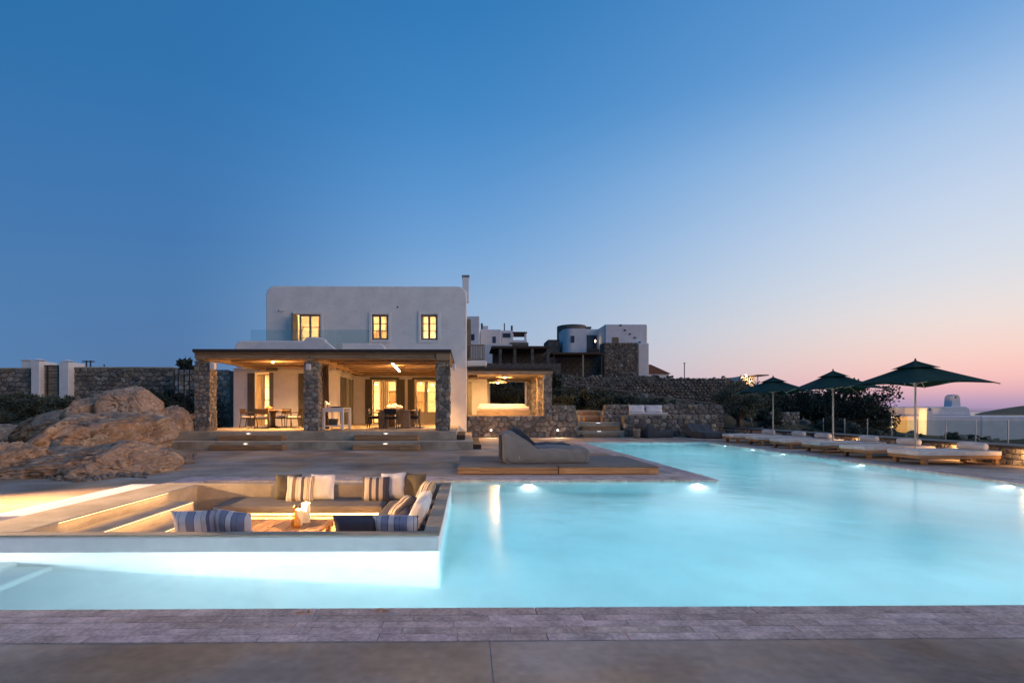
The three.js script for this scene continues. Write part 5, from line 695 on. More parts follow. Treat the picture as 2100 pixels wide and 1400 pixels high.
// ---------------------------------------------------------------- sun loungers and parasols
{
  const Ds = [12.55, 14.25, 15.95, 17.65, 19.35, 21.05], XF = 10.78, L = 2.0, W = 0.92;
  const labels = ['sun lounger farthest along the pool from the stone coping', 'sun lounger under the small far parasol, second from the end', 'sun lounger between the far and the middle parasol', 'sun lounger under the middle parasol', 'sun lounger between the middle and the large parasol', 'white sun lounger at the low stone wall under the large parasol'];
  const t = thing('sun_lounger', 'teak sun lounger with white mattress and bolster, beside the low stone wall end', 'sun lounger', [XF, 0, -Ds[0]], 'teak sun loungers along the pool');
  for (const [x, z] of [[0.18, W / 2 - 0.06], [0.18, -W / 2 + 0.06], [L - 0.08, W / 2 - 0.06], [L - 0.08, -W / 2 + 0.06]]) mesh(t, 'leg', cbox(0.1, 0.14, 0.1, 0.008), teak[1], [x, 0.07, z]);
  for (const s of [-1, 1]) mesh(t, 'side_rail', cbox(L, 0.085, 0.045, 0.006, 'x'), teak[s > 0 ? 0 : 3], [L / 2, 0.183, s * (W / 2 - 0.0225)]); for (const x of [0.022, L - 0.022]) mesh(t, 'end_rail', cbox(0.044, 0.085, W - 0.092, 0.006, 'z'), teak[1], [x, 0.183, 0]);
  for (let i = 0; i < 12; i++) mesh(t, 'slat', cbox(0.13, 0.018, W - 0.094, 0.003, 'z'), teak[i % 4], [0.13 + i * 0.158, 0.205, 0]);
  mesh(t, 'mattress', softBox(L + 0.02, 0.12, W + 0.02, 0.028, 0.008, 6, 40, 5, 20), matCloth, [L / 2, 0.278, 0]); for (const y of [0.235, 0.322]) mesh(t, 'piping', tube([[0.0, y, W / 2 + 0.008], [L, y, W / 2 + 0.008]], 0.006, 6), whiteCloth);
  const bo = mesh(t, 'bolster', lathe([[0, -0.34], [0.06, -0.34], [0.088, -0.315], [0.096, -0.2], [0.099, 0], [0.096, 0.2], [0.088, 0.315], [0.06, 0.34], [0, 0.34]], 22), whiteCloth, [L - 0.25, 0.43, 0]); bo.rotation.x = Math.PI / 2;
  const ls = ['teak sun lounger under the parasol pole beside the one at the wall end', 'third teak sun lounger from the low stone wall end', 'fourth teak sun lounger from the low stone wall end', 'fifth teak sun lounger from the low stone wall end', 'last teak sun lounger in the row, towards the olive tree'];
  Ds.slice(1).forEach((d, i) => { const c = copyOf(t, [XF + (i % 2) * 0.07 - 0.03, 0, -d + [0.04, -0.05, 0.02, -0.03, 0.05][i]], [0.03, -0.025, 0.015, -0.035, 0.02][i], ls[i]), b = c.children.find((o) => o.name === 'bolster'); b.position.x += [-0.08, 0.05, -0.14, 0.02, -0.05][i]; b.rotation.y += [0.1, -0.06, 0.14, -0.1, 0.05][i]; });
  // parasols: square canopy with drawn-in edges
  const can = (rc, top, tip, lift, n = 48, m = 10) => { const pos = [], uv = [], idx = []; for (let j = 0; j <= m; j++) for (let i = 0; i <= n; i++) { const th = i / n * 2 * Math.PI, q = Math.abs(Math.sin(2 * th)) ** 1.0, R = rc * (1 - 0.36 * q) * j / m, e = tip + lift * q, y = top - (top - e) * Math.pow(j / m, 0.92) - 0.035 * Math.sin(Math.PI * j / m) * q; pos.push(Math.cos(th) * R, y, Math.sin(th) * R); uv.push(i / n * 6, j / m * rc); } for (let j = 0; j < m; j++) for (let i = 0; i < n; i++) { const a = j * (n + 1) + i, b = a + n + 1; idx.push(a, a + 1, b, b, a + 1, b + 1); } const g = new THREE.BufferGeometry(); g.setAttribute('position', new THREE.Float32BufferAttribute(pos, 3)); g.setAttribute('uv', new THREE.Float32BufferAttribute(uv, 2)); g.setIndex(idx); g.computeVertexNormals(); return g; };
  const spots = [[1878, 13.6, 'dark green parasol at the low stone wall end of the lounger row'], [1709, 17.1, 'dark green parasol in the middle of the lounger row'], [1586, 20.5, 'dark green parasol at the olive tree end of the lounger row']];
  const u = thing('parasol', spots[0][2], 'parasol', [XD(1878, 13.6), 0, -13.6], 'dark green parasols over the loungers', 0.72), rc = 1.62, top = 2.6, tip = 1.97;
  mesh(u, 'base', cbox(0.5, 0.06, 0.5, 0.01), blackMetal, [0, 0.031, 0]); mesh(u, 'pole', tube([[0, 0.06, 0], [0, 2.62, 0]], 0.024, 12), creamPaint); mesh(u, 'canopy', can(rc, top, tip, 0.09), greenCanvas); mesh(u, 'vent_cap', can(0.52, top + 0.055, top - 0.165, 0.02, 32, 4), greenCanvas); mesh(u, 'finial', lathe([[0.028, top + 0.03], [0.026, top + 0.07], [0.012, top + 0.085], [0.016, top + 0.10], [0, top + 0.12]], 12), blackMetal); mesh(u, 'hub', new THREE.CylinderGeometry(0.05, 0.05, 0.08, 14), creamPaint, [0, 2.02, 0]);
  for (let i = 0; i < 4; i++) { const a = i * Math.PI / 2, c = Math.cos(a), s = Math.sin(a); mesh(u, 'rib', tube([[c * 0.04, top - 0.05, s * 0.04], [c * rc * 0.5, top - 0.05 - (top - tip) * 0.53, s * rc * 0.5], [c * rc * 0.985, tip - 0.012, s * rc * 0.985]], 0.012, 6), creamPaint); mesh(u, 'strut', tube([[c * 0.05, 2.03, s * 0.05], [c * rc * 0.48, top - 0.07 - (top - tip) * 0.5, s * rc * 0.48]], 0.010, 6), creamPaint); }
  copyOf(u, [XD(1709, 17.1), 0, -17.1], 0.5, spots[1][2], [1.02, 1.0, 0.99]); copyOf(u, [XD(1586, 20.5), 0, -20.5], 0.66, spots[2][2], [0.98, 1.005, 1.02]);
  // low stone wall behind the loungers, with a dark cap and lamps at its foot
  const wx = 13.05, w = thing('low_stone_wall', 'low stone wall with a flat dark cap behind the sun loungers', 'stone wall', [wx, 0, -16]); B(w, 'core', wx + 0.02, wx + 0.5, -0.1, 0.40, 6, 26, mortar); B(w, 'cap', wx - 0.04, wx + 0.9, 0.401, 0.46, 6, 26, M({ color: lin(0.03, 0.03, 0.032), map: tSlate, roughness: 0.6 })); stoneFace(w, 8, 0.40, 0.12, 1.5, 0.045, 501, [0.02, 0, 2], -Math.PI / 2, null, 250); 
  tag(mesh(w, 'stonework', rubbleGeo(12, 0.40, 0.13, 1.5, 0.045, 503), stoneVC, [0.02, 0, -10], [0, -Math.PI / 2, 0]), null, null, null, 'stuff');
  for (const [d, l] of [[13.4, 'small warm lamp on the low wall under the large parasol'], [16.8, 'small warm lamp on the low wall under the middle parasol'], [11.7, 'small warm lamp on the low wall past the end lounger']]) { const q = thing('ground_light', l, 'ground light', [wx - 0.02, 0.27, -d], 'lamps on the low wall'); mesh(q, 'housing', cbox(0.05, 0.07, 0.10, 0.008), blackMetal, [-0.03, 0.045, 0]); mesh(q, 'lens', cbox(0.03, 0.012, 0.07, 0.002), glow(1, 0.7, 0.35, 1.0), [-0.035, 0.002, 0]); lampAt(q, -0.13, 0.01, 0, WARM, d < 12 ? 0.8 : 1.3, 1); }
  // glass balustrade along the drop
  const bal = thing('glass_balustrade', 'clear glass balustrade on slim posts along the terrace edge', 'balustrade', [22, -0.5, -28]), P0 = [XD(1648, 31), 31], P1 = [XD(2140, 22.5), 22.5], n = 9; for (let i = 0; i <= n; i++) { const f = i / n, x = mix(P0[0], P1[0], f), d = mix(P0[1], P1[1], f), y0 = mix(YD(894, 31), YD(909, 22.5), f) - 0.2, y1 = mix(YD(857, 31), YD(862, 22.5), f), pp = bal.position; mesh(bal, 'post', cbox(0.04, y1 - y0 + 0.9, 0.04, 0.006), steel, [x - pp.x, (y0 + y1 - 0.9) / 2 - pp.y, -d - pp.z]); if (i < n) { const f2 = (i + 1) / n, x2 = mix(P0[0], P1[0], f2), d2 = mix(P0[1], P1[1], f2), len = Math.hypot(x2 - x, d2 - d) - 0.09, g = mesh(bal, 'glass_panel', cbox(len, y1 - y0 - 0.1, 0.016, 0.002), balGlass, [(x + x2) / 2 - pp.x, (y0 + y1) / 2 - pp.y, -(d + d2) / 2 - pp.z]); g.rotation.y = Math.atan2(d2 - d, x2 - x); } }
  const ledge = thing('ledge', 'dark stone ledge running below the glass balustrade', 'ledge', [24, -1, -26]); { const g = cbox(14.5, 0.9, 0.5, 0.02); const m = mesh(ledge, 'kerb', g, M({ color: lin(0.06, 0.06, 0.06), map: tSlate }), [XD(1890, 26.5) - 24, 0.1, 0]); m.rotation.y = Math.atan2(-8.5, P1[0] - P0[0]); }
}
// ---------------------------------------------------------------- hooded lamps on the deck that light the pit and the rock ridge
{
  const hooded = (label, x, d, h, tx, ty, td, cd, ang) => {
    const t = thing('deck_spotlight', label, 'spotlight', [x, 0, -d], 'hooded lamps on the deck'); mesh(t, 'base', new THREE.CylinderGeometry(0.11, 0.12, 0.03, 20), blackMetal, [0, 0.016, 0]); mesh(t, 'post', tube([[0, 0.03, 0], [0, h, 0]], 0.025, 10), blackMetal);
    const dir = new THREE.Vector3(tx - x, ty - h, -(td - d)).normalize(), head = grp(t, 'head', [0, h + 0.05, 0]); head.lookAt(new THREE.Vector3(x, h + 0.05, -d).add(dir)); head.position.set(0, h + 0.05, 0); const q = new THREE.Quaternion().setFromUnitVectors(new THREE.Vector3(0, 0, 1), dir); head.quaternion.copy(q);
    mesh(head, 'hood', new THREE.CylinderGeometry(0.075, 0.06, 0.18, 20, 1, true).rotateX(Math.PI / 2), blackMetal); mesh(head, 'lens', new THREE.CylinderGeometry(0.058, 0.058, 0.01, 20).rotateX(Math.PI / 2), glow(1, 0.72, 0.4, 6), [0, 0, -0.04]);
    const l = new THREE.SpotLight(new THREE.Color(1, 0.60, 0.30), cd, 0, ang, 0.75); l.position.set(0, 0, 0.0); l.target.position.set(0, 0, 1); l.castShadow = true; l.shadow.radius = 2.5; head.add(l, l.target);
  };
  hooded('hooded warm lamp on a post shining across the seating pit', -9.3, 6.9, 1.25, -4.2, 0.0, 6.8, 450, 0.62);
  hooded('low hooded warm lamp at the foot of the rock ridge', -10.9, 9.6, 0.2, -9.9, 0.35, 11.2, 14, 0.7);
}
// ---------------------------------------------------------------- boulders beside the porch
function rockGeo(sx, sy, sz, seed, o = {}) {                         // a granite boulder: planes cut from a lump, then worn and cracked
  const g = new THREE.IcosahedronGeometry(1, o.detail ?? 28), p = g.attributes.position, r = rng(seed), planes = [];
  for (let i = 0; i < (o.cuts ?? 9); i++) { const n = new THREE.Vector3(r() - 0.5, (r() - 0.35) * 0.9, r() - 0.5).normalize(); planes.push([n, 0.62 + r() * 0.26]); }
  const v = new THREE.Vector3(), uv = [];
  for (let i = 0; i < p.count; i++) {
    v.fromBufferAttribute(p, i).normalize(); let k = 1;
    for (const [n, d] of planes) { const c = v.dot(n); if (c > 0.05) { const q = d / c; if (q < k) k = mix(q, k, 0.05); } }
    k *= 1 + (fbm3(v.x * 2.1 + seed, v.y * 2.1, v.z * 2.1, 6, seed) - 0.5) * (o.rough ?? 0.34) * 0.8; { const rg = 1 - Math.abs(2 * fbm3(v.x * 5.5 + seed, v.y * 5.5, v.z * 5.5, 4, seed + 6) - 1); k += (rg - 0.8) * 0.09 * (o.rough ?? 0.34) / 0.34; }
    const cr = Math.abs(fbm3(v.x * 2.6 + seed * 3, v.y * 4.2, v.z * 2.6, 3, seed + 9) - 0.5); k -= 0.09 * Math.exp(-((cr / 0.016) ** 2)) + 0.035 * (fbm3(v.x * 14, v.y * 14, v.z * 14, 3, seed + 4) - 0.5);
    let x = v.x * k * sx, y = v.y * k * sy, z = v.z * k * sz; if (o.shear) x += y * o.shear; p.setXYZ(i, x, y, z);
    uv.push(0, 0);
  }
  g.computeVertexNormals(); const n = g.attributes.normal; for (let i = 0; i < p.count; i++) { const a = Math.abs(n.getX(i)), b = Math.abs(n.getY(i)), c = Math.abs(n.getZ(i)); let s, t; if (b >= a && b >= c) { s = p.getX(i); t = p.getZ(i); } else if (a > c) { s = p.getZ(i); t = p.getY(i); } else { s = p.getX(i); t = p.getY(i); } uv[2 * i] = s; uv[2 * i + 1] = t; }
  g.setAttribute('uv', new THREE.Float32BufferAttribute(uv, 2));
  // smooth normals across the shared points
  const key = new Map(); for (let i = 0; i < p.count; i++) { const k = [p.getX(i), p.getY(i), p.getZ(i)].map((q) => Math.round(q * 1e4)).join(); const e = key.get(k) ?? [0, 0, 0]; e[0] += n.getX(i); e[1] += n.getY(i); e[2] += n.getZ(i); key.set(k, e); }
  for (let i = 0; i < p.count; i++) { const e = key.get([p.getX(i), p.getY(i), p.getZ(i)].map((q) => Math.round(q * 1e4)).join()), L = Math.hypot(...e); n.setXYZ(i, e[0] / L, e[1] / L, e[2] / L); }
  return g;
}
function boulder(label, px, D, y, sx, sy, sz, seed, mat = rockMat, o = {}) { const m = mesh(scene, 'boulder', rockGeo(sx, sy, sz, seed, o), mat, [XD(px, D), y, -D]); m.rotation.y = o.turn ?? 0; m.rotation.z = o.tilt ?? 0; return tag(m, label, 'boulder', 'boulders beside the porch'); }
boulder('broad ochre rock shelf lying along the deck in front of the boulders', 140, 11.3, 0.06, 2.1, 0.60, 1.5, 11, rockMat, { detail: 54, rough: 0.38, cuts: 12, tilt: 0.05 });
boulder('low rounded end of the ochre rock shelf towards the pool', 245, 11.0, 0.06, 1.15, 0.58, 1.2, 19, rockMat, { detail: 34, rough: 0.45, cuts: 12 });
boulder('orange-lit ridge of rock at the deck edge', 15, 11.0, 0.05, 1.2, 0.72, 1.0, 14, rockMat, { detail: 34, rough: 0.5, tilt: 0.35 });
boulder('big domed granite slab under the balancing boulder', 178, 13.9, 0.02, 2.5, 1.18, 1.9, 23, rockMat, { detail: 58, rough: 0.24, cuts: 10, tilt: 0.27 });
boulder('large smooth granite boulder balancing on the domed slab', 266, 15.6, 1.42, 0.88, 0.66, 0.95, 31, rockMat, { detail: 40, rough: 0.14, cuts: 7, tilt: 0.12, shear: 0.15 });
boulder('split-off wedge beside the large balancing boulder', 183, 15.5, 1.26, 0.66, 0.40, 0.85, 37, rockMat, { detail: 26, rough: 0.16, cuts: 7, tilt: 0.38 });
boulder('small boulder tucked under the balancing boulder', 304, 15.2, 1.0, 0.42, 0.27, 0.6, 41, rockMat, { detail: 22, rough: 0.25, tilt: 0.5 });
boulder('upright granite block next to the porch tiers', 312, 14.8, 0.42, 0.46, 0.62, 0.7, 43, rockMat, { detail: 26, rough: 0.2, cuts: 12 });
boulder('long dark slab of rock rising behind the domed slab', 140, 16.6, 0.80, 1.8, 0.66, 1.0, 47, rockMat, { detail: 30, rough: 0.3, tilt: 0.28 });
boulder('flat dark rock top behind the balancing boulder', 232, 17.8, 1.4, 1.1, 0.62, 0.9, 48, rockMat, { detail: 24, rough: 0.3, tilt: 0.15 });
boulder('dark rounded rock in the shade beside the porch column', 345, 18.4, 0.75, 0.8, 0.80, 0.9, 53, rockMat, { detail: 22, rough: 0.3 });
boulder('dark rock in the bushes behind the porch column', 385, 20.2, 0.7, 0.7, 0.55, 0.8, 59, rockMat, { detail: 20, rough: 0.35 });
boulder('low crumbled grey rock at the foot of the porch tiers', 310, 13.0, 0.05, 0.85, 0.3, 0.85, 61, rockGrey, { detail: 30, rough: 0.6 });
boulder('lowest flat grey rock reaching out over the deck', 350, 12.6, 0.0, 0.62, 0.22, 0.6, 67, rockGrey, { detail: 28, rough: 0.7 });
boulder('dark rock mound at the edge of the garden wall', 0, 17.5, 0.0, 1.6, 0.8, 1.2, 71, rockMat, { detail: 26, rough: 0.4 });
boulder('pale boulder in the dark garden behind the side pergola', 1058, 36.5, 2.0, 1.05, 0.75, 0.9, 73, rockMat, { detail: 22, rough: 0.25, tilt: -0.2 });
{ // broken stone and grit along the foot of the rock shelf
  const g = new THREE.IcosahedronGeometry(1, 1), p = g.attributes.position; for (let i = 0; i < p.count; i++) { const k = 0.7 + 0.6 * n3(p.getX(i) * 1.9 + 5, p.getY(i) * 1.9, p.getZ(i) * 1.9, 6); p.setXYZ(i, p.getX(i) * k, p.getY(i) * k * 0.75, p.getZ(i) * k); } g.computeVertexNormals();
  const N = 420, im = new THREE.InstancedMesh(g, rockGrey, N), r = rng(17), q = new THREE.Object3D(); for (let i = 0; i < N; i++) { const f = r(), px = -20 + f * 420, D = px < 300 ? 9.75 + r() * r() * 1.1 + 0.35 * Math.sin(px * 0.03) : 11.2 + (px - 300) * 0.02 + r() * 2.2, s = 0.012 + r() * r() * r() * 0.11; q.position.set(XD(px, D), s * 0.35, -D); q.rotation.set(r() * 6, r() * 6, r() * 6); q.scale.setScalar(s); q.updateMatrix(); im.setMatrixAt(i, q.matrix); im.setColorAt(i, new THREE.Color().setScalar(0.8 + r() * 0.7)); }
  im.name = 'rubble'; im.castShadow = im.receiveShadow = true; scene.add(im); tag(im, 'broken stone and grit along the foot of the rocks', 'rubble', null, 'stuff');
}
{ // dry leaves blown onto the coping
  const lm = M({ color: lin(0.55, 0.24, 0.08), roughness: 0.8 }); for (const [px, py, a, l] of [[614, 1257, 0.4, 'dry orange leaf on the coping in front of the pit'], [632, 1256, 2.0, 'dry orange leaf beside another on the coping'], [775, 1252, 1.1, 'curled pale leaf at the water edge of the coping'], [790, 1253, 2.6, 'small dry leaf near the curled one on the coping']]) { const p = onY(px, py, COP + 0.006), L = [], s = 0.028; for (let i = 0; i < 6; i++) { const q = (i / 6 - 0.5) * 2, w = (t) => s * 0.45 * (1 - t * t), z = (t) => 0.006 * t * t, t2 = ((i + 1) / 6 - 0.5) * 2; L.push([[q * s, z(q), 0], [q * s, z(q) + 0.005, w(q)], [t2 * s, z(t2) + 0.005, w(t2)]], [[q * s, z(q), 0], [t2 * s, z(t2) + 0.005, w(t2)], [t2 * s, z(t2), 0]], [[q * s, z(q), 0], [t2 * s, z(t2), 0], [q * s, z(q) + 0.004, -w(q)]], [[t2 * s, z(t2), 0], [t2 * s, z(t2) + 0.004, -w(t2)], [q * s, z(q) + 0.004, -w(q)]]); } const g = tris(L); g.computeVertexNormals(); const m = mesh(scene, 'fallen_leaf', g, lm, p); m.rotation.y = a; tag(m, l, 'leaf', 'dry leaves on the coping'); }
}
// ---------------------------------------------------------------- garden walls, gate and posts on the boulder side
stoneWallThing('long rubble garden wall between the white gate pillar and the porch', 140, 352, 756, 28, 0.9, 0.6, 0.25, 601, { far: 1, tone: 0.85, cap: concrete });
stoneWallThing('rubble garden wall on the boulder side of the white gate', -60, 62, 758, 28, 0.6, 0.6, 0.25, 602, { far: 1, tone: 0.85, cap: concrete });
stoneWallThing('pale stone wall seen between fence posts beside the porch', 356, 470, 760, 27, 0.9, 0.5, 0.28, 603, { far: 1, tone: 1.5 });
for (const [a, b, y0, y1, l] of [[62, 80, 741, 834, 'white gate pillar with a pointed cap beside the dark shrubs'], [120, 140, 743, 814, 'white gate pillar with a pointed cap at the long wall']]) { const D = 27.6, t = thing('gate_pillar', l, 'pillar', [XD((a + b) / 2, D), 0.9, -D], 'white gate pillars'), x0 = XD(a, D), x1 = XD(b, D); B(t, 'shaft', x0, x1, 0.8, YD(y0, D), D, D + 1.2, white, { c: 0.03 }); mesh(t, 'cap', new THREE.ConeGeometry(0.38, 0.14, 4).rotateY(Math.PI / 4), white, [0, YD(y0 - 4, D) - 0.9, -0.3]); }
{ const D = 27.9, t = thing('garden_gate', 'wooden slat gate in a dark frame between the white pillars', 'gate', [XD(100, D), 1.0, -D]), x0 = XD(81, D), x1 = XD(119, D), y0 = 1.1, y1 = YD(752, D); for (const [a, b] of [[x0, x0 + 0.06], [(x0 + x1) / 2 - 0.16, (x0 + x1) / 2 - 0.05], [x1 - 0.06, x1]]) B(t, 'frame_post', a, b, y0, y1, D, D + 0.06, blackMetal); B(t, 'frame_rail', x0, x1, y1 + 0.001, y1 + 0.07, D, D + 0.06, blackMetal); for (let i = 0; i < 15; i++) { const y = y0 + i * (y1 - y0) / 15; for (const [a, b] of [[x0 + 0.061, (x0 + x1) / 2 - 0.161], [(x0 + x1) / 2 - 0.049, x1 - 0.061]]) B(t, 'slat', a, b, y + 0.006, y + (y1 - y0) / 15 - 0.006, D + 0.015, D + 0.045, oak[(i * 3) % 4], { c: 0.003 }); }
  const w = thing('pillar_stub', 'white wall stub joining the gate pillar to the rubble wall', 'wall', [XD(51, 28.6), 1, -28.6]); B(w, 'block', XD(40, 28.6), XD(62.5, 28.6), 0.9, YD(740, 28.6), 28.65, 29.2, white, { c: 0.04 }); B(w, 'coping', XD(39, 28.6), XD(62.5, 28.6), YD(740, 28.6), YD(738.5, 28.6), 28.6, 29.25, white, { c: 0.01 }); }
{ const D = 70, t = thing('utility_pole', 'twin utility pole with a crossbar beyond the garden wall', 'utility pole', [XD(181, D), 2, -D]); for (const px of [176.5, 185]) mesh(t, 'post', tube([[XD(px, D) - t.position.x, 0, 0], [XD(px, D) - t.position.x, YD(740, D) - 2, 0]], 0.09, 6), blackMetal); B(t, 'crossbar', XD(168, D), XD(193, D), YD(743, D), YD(741, D), D - 0.1, D + 0.1, blackMetal); 
  for (const [px, y, D2, l] of [[213, 748, 60, 'thin short post standing beyond the long garden wall'], [1404, 743, 60, 'thin wire post on the crest of the stone slope']]) { const q = thing('wire_post', l, 'post', [XD(px, D2), px > 1000 ? 4.5 : 1.5, -D2]); mesh(q, 'shaft', tube([[0, 0, 0], [0, YD(y, D2) - q.position.y, 0]], 0.05, 6), blackMetal); mesh(q, 'insulator', cbox(0.3, 0.06, 0.06), blackMetal, [0, YD(y, D2) - q.position.y - 0.05, 0]); }
  for (const [px, y] of [[357, 760], [365, 758], [377, 756], [388, 759]]) { const d = 25.8, q = thing('fence_post', 'thin dark fence post beside the porch column', 'post', [XD(px, d), 0.9, -d], 'fence posts beside the porch'); mesh(q, 'shaft', tube([[0, 0, 0], [0, YD(y, d) - 0.9, 0]], 0.03, 6), blackMetal); mesh(q, 'cap', new THREE.SphereGeometry(0.04, 8, 6), blackMetal, [0, YD(y, d) - 0.9, 0]); } }
// ---------------------------------------------------------------- dry stone slope and terraces on the hill
{
  const D = 42, x0 = XD(1138, D), x1 = XD(1660, D), yb = 0.2, yt = YD(762, D), w = x1 - x0, t = thing('dry_stone_slope', 'wide dry stone slope below the neighbouring houses', 'stone slope', [(x0 + x1) / 2, yb, -D]);
  const topY = (px) => px < 1180 ? 771 - (px - 1138) * 0.02 : px < 1500 ? 769 + (px - 1180) * 0.012 : px < 1590 ? 773 + (px - 1500) * 0.3 : 800 + (px - 1590) * 0.75, botY = (px) => 786 + Math.max(0, px - 1180) * 0.142;
  const pxOf = (x) => { let a = 1000, b = 1800; for (let i = 0; i < 24; i++) { const m = (a + b) / 2; XD(m, D) < x ? a = m : b = m; } return a; };
  const keep = (x, y) => { const px = pxOf(x0 + x), Y = yb + y, r = n2(x * 2.2, 3, 64, 5); return Y < YD(topY(px) + r * 9 - 3, D) && Y > YD(botY(px), D) - 0.6; };
  tag(mesh(t, 'stonework', rubbleGeo(w, yt - yb, 0.24, 1.3, 0.18, 702, keep, 0.62), stoneVC, [x0 - t.position.x, 0, 0.05], [-0.06, 0, 0]), null, null, null, 'stuff');
  const sh = []; for (let i = 0; i <= 40; i++) { const px = mix(1138, 1640, i / 40); sh.push([XD(px, D), YD(topY(px) + 5, D)]); } sh.push([XD(1640, D), -1], [XD(1138, D), -1]); wallPart(t, 'backing', sh, [], D + 0.05, 0.8, mortar, 0);
  const rail = thing('slope_kerb', 'narrow stone kerb slanting down along the foot of the stone slope', 'kerb', [XD(1300, 40), 2, -40]); const pts = []; for (let i = 0; i <= 14; i++) { const px = mix(1136, 1485, i / 14); pts.push([XD(px, 40) - rail.position.x, YD(botY(px) + (px < 1180 ? -(1180 - px) * 0.05 : 2), 40) - 2, 0]); } for (let i = 0; i < 14; i++) { const [a, b] = [pts[i], pts[i + 1]], L = Math.hypot(b[0] - a[0], b[1] - a[1]), m = mesh(rail, 'kerb_stone', cbox(L - 0.01, 0.10, 0.3, 0.02), mortar, [(a[0] + b[0]) / 2, (a[1] + b[1]) / 2, 0]); m.rotation.z = Math.atan2(b[1] - a[1], b[0] - a[0]); }
  const bk = []; for (let i = 0; i <= 14; i++) bk.push([pts[i][0] + rail.position.x, pts[i][1] + 2 - 0.1]); 
}
// loose stones over the hillside and at the wall tops
{
  const g = new THREE.IcosahedronGeometry(1, 1), p = g.attributes.position; for (let i = 0; i < p.count; i++) { const k = 0.75 + 0.5 * n3(p.getX(i) * 2.2, p.getY(i) * 2.2, p.getZ(i) * 2.2, 4); p.setXYZ(i, p.getX(i) * k, p.getY(i) * k * 0.7, p.getZ(i) * k); } g.computeVertexNormals();
  const N = 2600, im = new THREE.InstancedMesh(g, stoneMats[1], N), r = rng(4), q = new THREE.Object3D(); let k = 0;
  for (let i = 0; i < 20000 && k < N; i++) { const X = -40 + r() * 90, D = 26.5 + r() * 50; if (X < 6 && X > -12 && D < 35) continue; const s = 0.06 + r() * r() * 0.34; q.position.set(X, landY(X, D) + s * 0.2, -D); q.rotation.set(r() * 6, r() * 6, r() * 6); q.scale.set(s, s * 0.8, s); q.updateMatrix(); im.setMatrixAt(k++, q.matrix); im.setColorAt(k - 1, new THREE.Color().setScalar(0.6 + r() * 0.8)); }
  im.count = k; im.name = 'gravel'; im.castShadow = im.receiveShadow = true; scene.add(im); tag(im, 'loose grey stones scattered over the dark hillside', 'stones', null, 'stuff');
}
// ---------------------------------------------------------------- plants
const leafMat = (r, g, b) => MP({ color: lin(r, g, b), roughness: 0.75, transmission: 0.25, thickness: 0 });
const leafDark = leafMat(0.042, 0.055, 0.028), leafOlive = leafMat(0.10, 0.115, 0.068), leafGrey = leafMat(0.11, 0.115, 0.09), barkMat = M({ color: lin(0.16, 0.125, 0.09), map: tRock, bumpMap: bRock, bumpScale: 0.03, roughness: 1 });
function foliage(rx, ry, rz, n, leaf, seed, lumps = 16, fill = 0.55) {
  const r = rng(seed), C = [], pos = [], nor = []; for (let i = 0; i < lumps; i++) { const a = r() * 6.283, b = Math.acos(r() * 1.7 - 0.85), q = 0.35 + 0.6 * r(); C.push([Math.cos(a) * Math.sin(b) * q, Math.cos(b) * q, Math.sin(a) * Math.sin(b) * q, 0.22 + r() * 0.28]); }
  const v = new THREE.Vector3(), u = new THREE.Vector3(), w = new THREE.Vector3();
  for (let i = 0; i < n; i++) {
    const c = C[Math.floor(r() * lumps)]; v.set(r() - 0.5, r() - 0.5, r() - 0.5).normalize().multiplyScalar(c[3] * Math.pow(r(), 1 - fill)); const x = (c[0] + v.x) * rx, y = (c[1] + v.y) * ry, z = (c[2] + v.z) * rz;
    u.set(r() - 0.5, r() - 0.3, r() - 0.5).normalize(); w.set(r() - 0.5, r() - 0.5, r() - 0.5).cross(u).normalize(); const L = leaf * (0.6 + r() * 0.8), h = L * (0.26 + r() * 0.16);
    const a = [x, y, z], b = [x + u.x * L * 0.5 + w.x * h, y + u.y * L * 0.5 + w.y * h, z + u.z * L * 0.5 + w.z * h], d = [x + u.x * L, y + u.y * L, z + u.z * L], e = [x + u.x * L * 0.5 - w.x * h, y + u.y * L * 0.5 - w.y * h, z + u.z * L * 0.5 - w.z * h];
    pos.push(...a, ...b, ...d, ...a, ...d, ...e);
  }
  const g = new THREE.BufferGeometry(); g.setAttribute('position', new THREE.Float32BufferAttribute(pos, 3)); g.computeVertexNormals(); return g;
}
function limbs(parent, h, rad, seed, n, spread) { const r = rng(seed), list = [tube([[0, -0.25, 0], [0.03, h * 0.3, 0.02], [-0.04, h * 0.62, 0], [0.02, h, 0.03]], [rad, rad * 0.8, rad * 0.66, rad * 0.4], 9)]; for (let i = 0; i < n; i++) { const a = r() * 6.28, y = h * (0.45 + 0.4 * r()), L = spread * (0.6 + 0.5 * r()); list.push(tube([[0, y, 0], [Math.cos(a) * L * 0.5, y + L * 0.45, Math.sin(a) * L * 0.5], [Math.cos(a) * L, y + L * 0.8, Math.sin(a) * L]], [rad * 0.5, rad * 0.32, rad * 0.12], 6)); } return mesh(parent, 'trunk', mergeGeometries(list), barkMat); }
function tree(name, label, px, D, yBase, rx, ry, rz, cy, n, leaf, mat, seed, trunkH, rad, group) { const t = thing(name, label, 'tree', [XD(px, D), yBase, -D], group); limbs(t, trunkH, rad, seed, 9, Math.min(rx, ry) * 0.9); mesh(t, 'crown', foliage(rx, ry, rz, n, leaf, seed, 26, 0.6), mat, [0, cy, 0]); return t; }
tree('olive_tree', 'round olive tree with a thick trunk beside the slate bean bags', 1516, 27.6, -0.1, 1.35, 1.15, 1.25, 2.0, 7000, 0.10, leafOlive, 801, 1.5, 0.17);
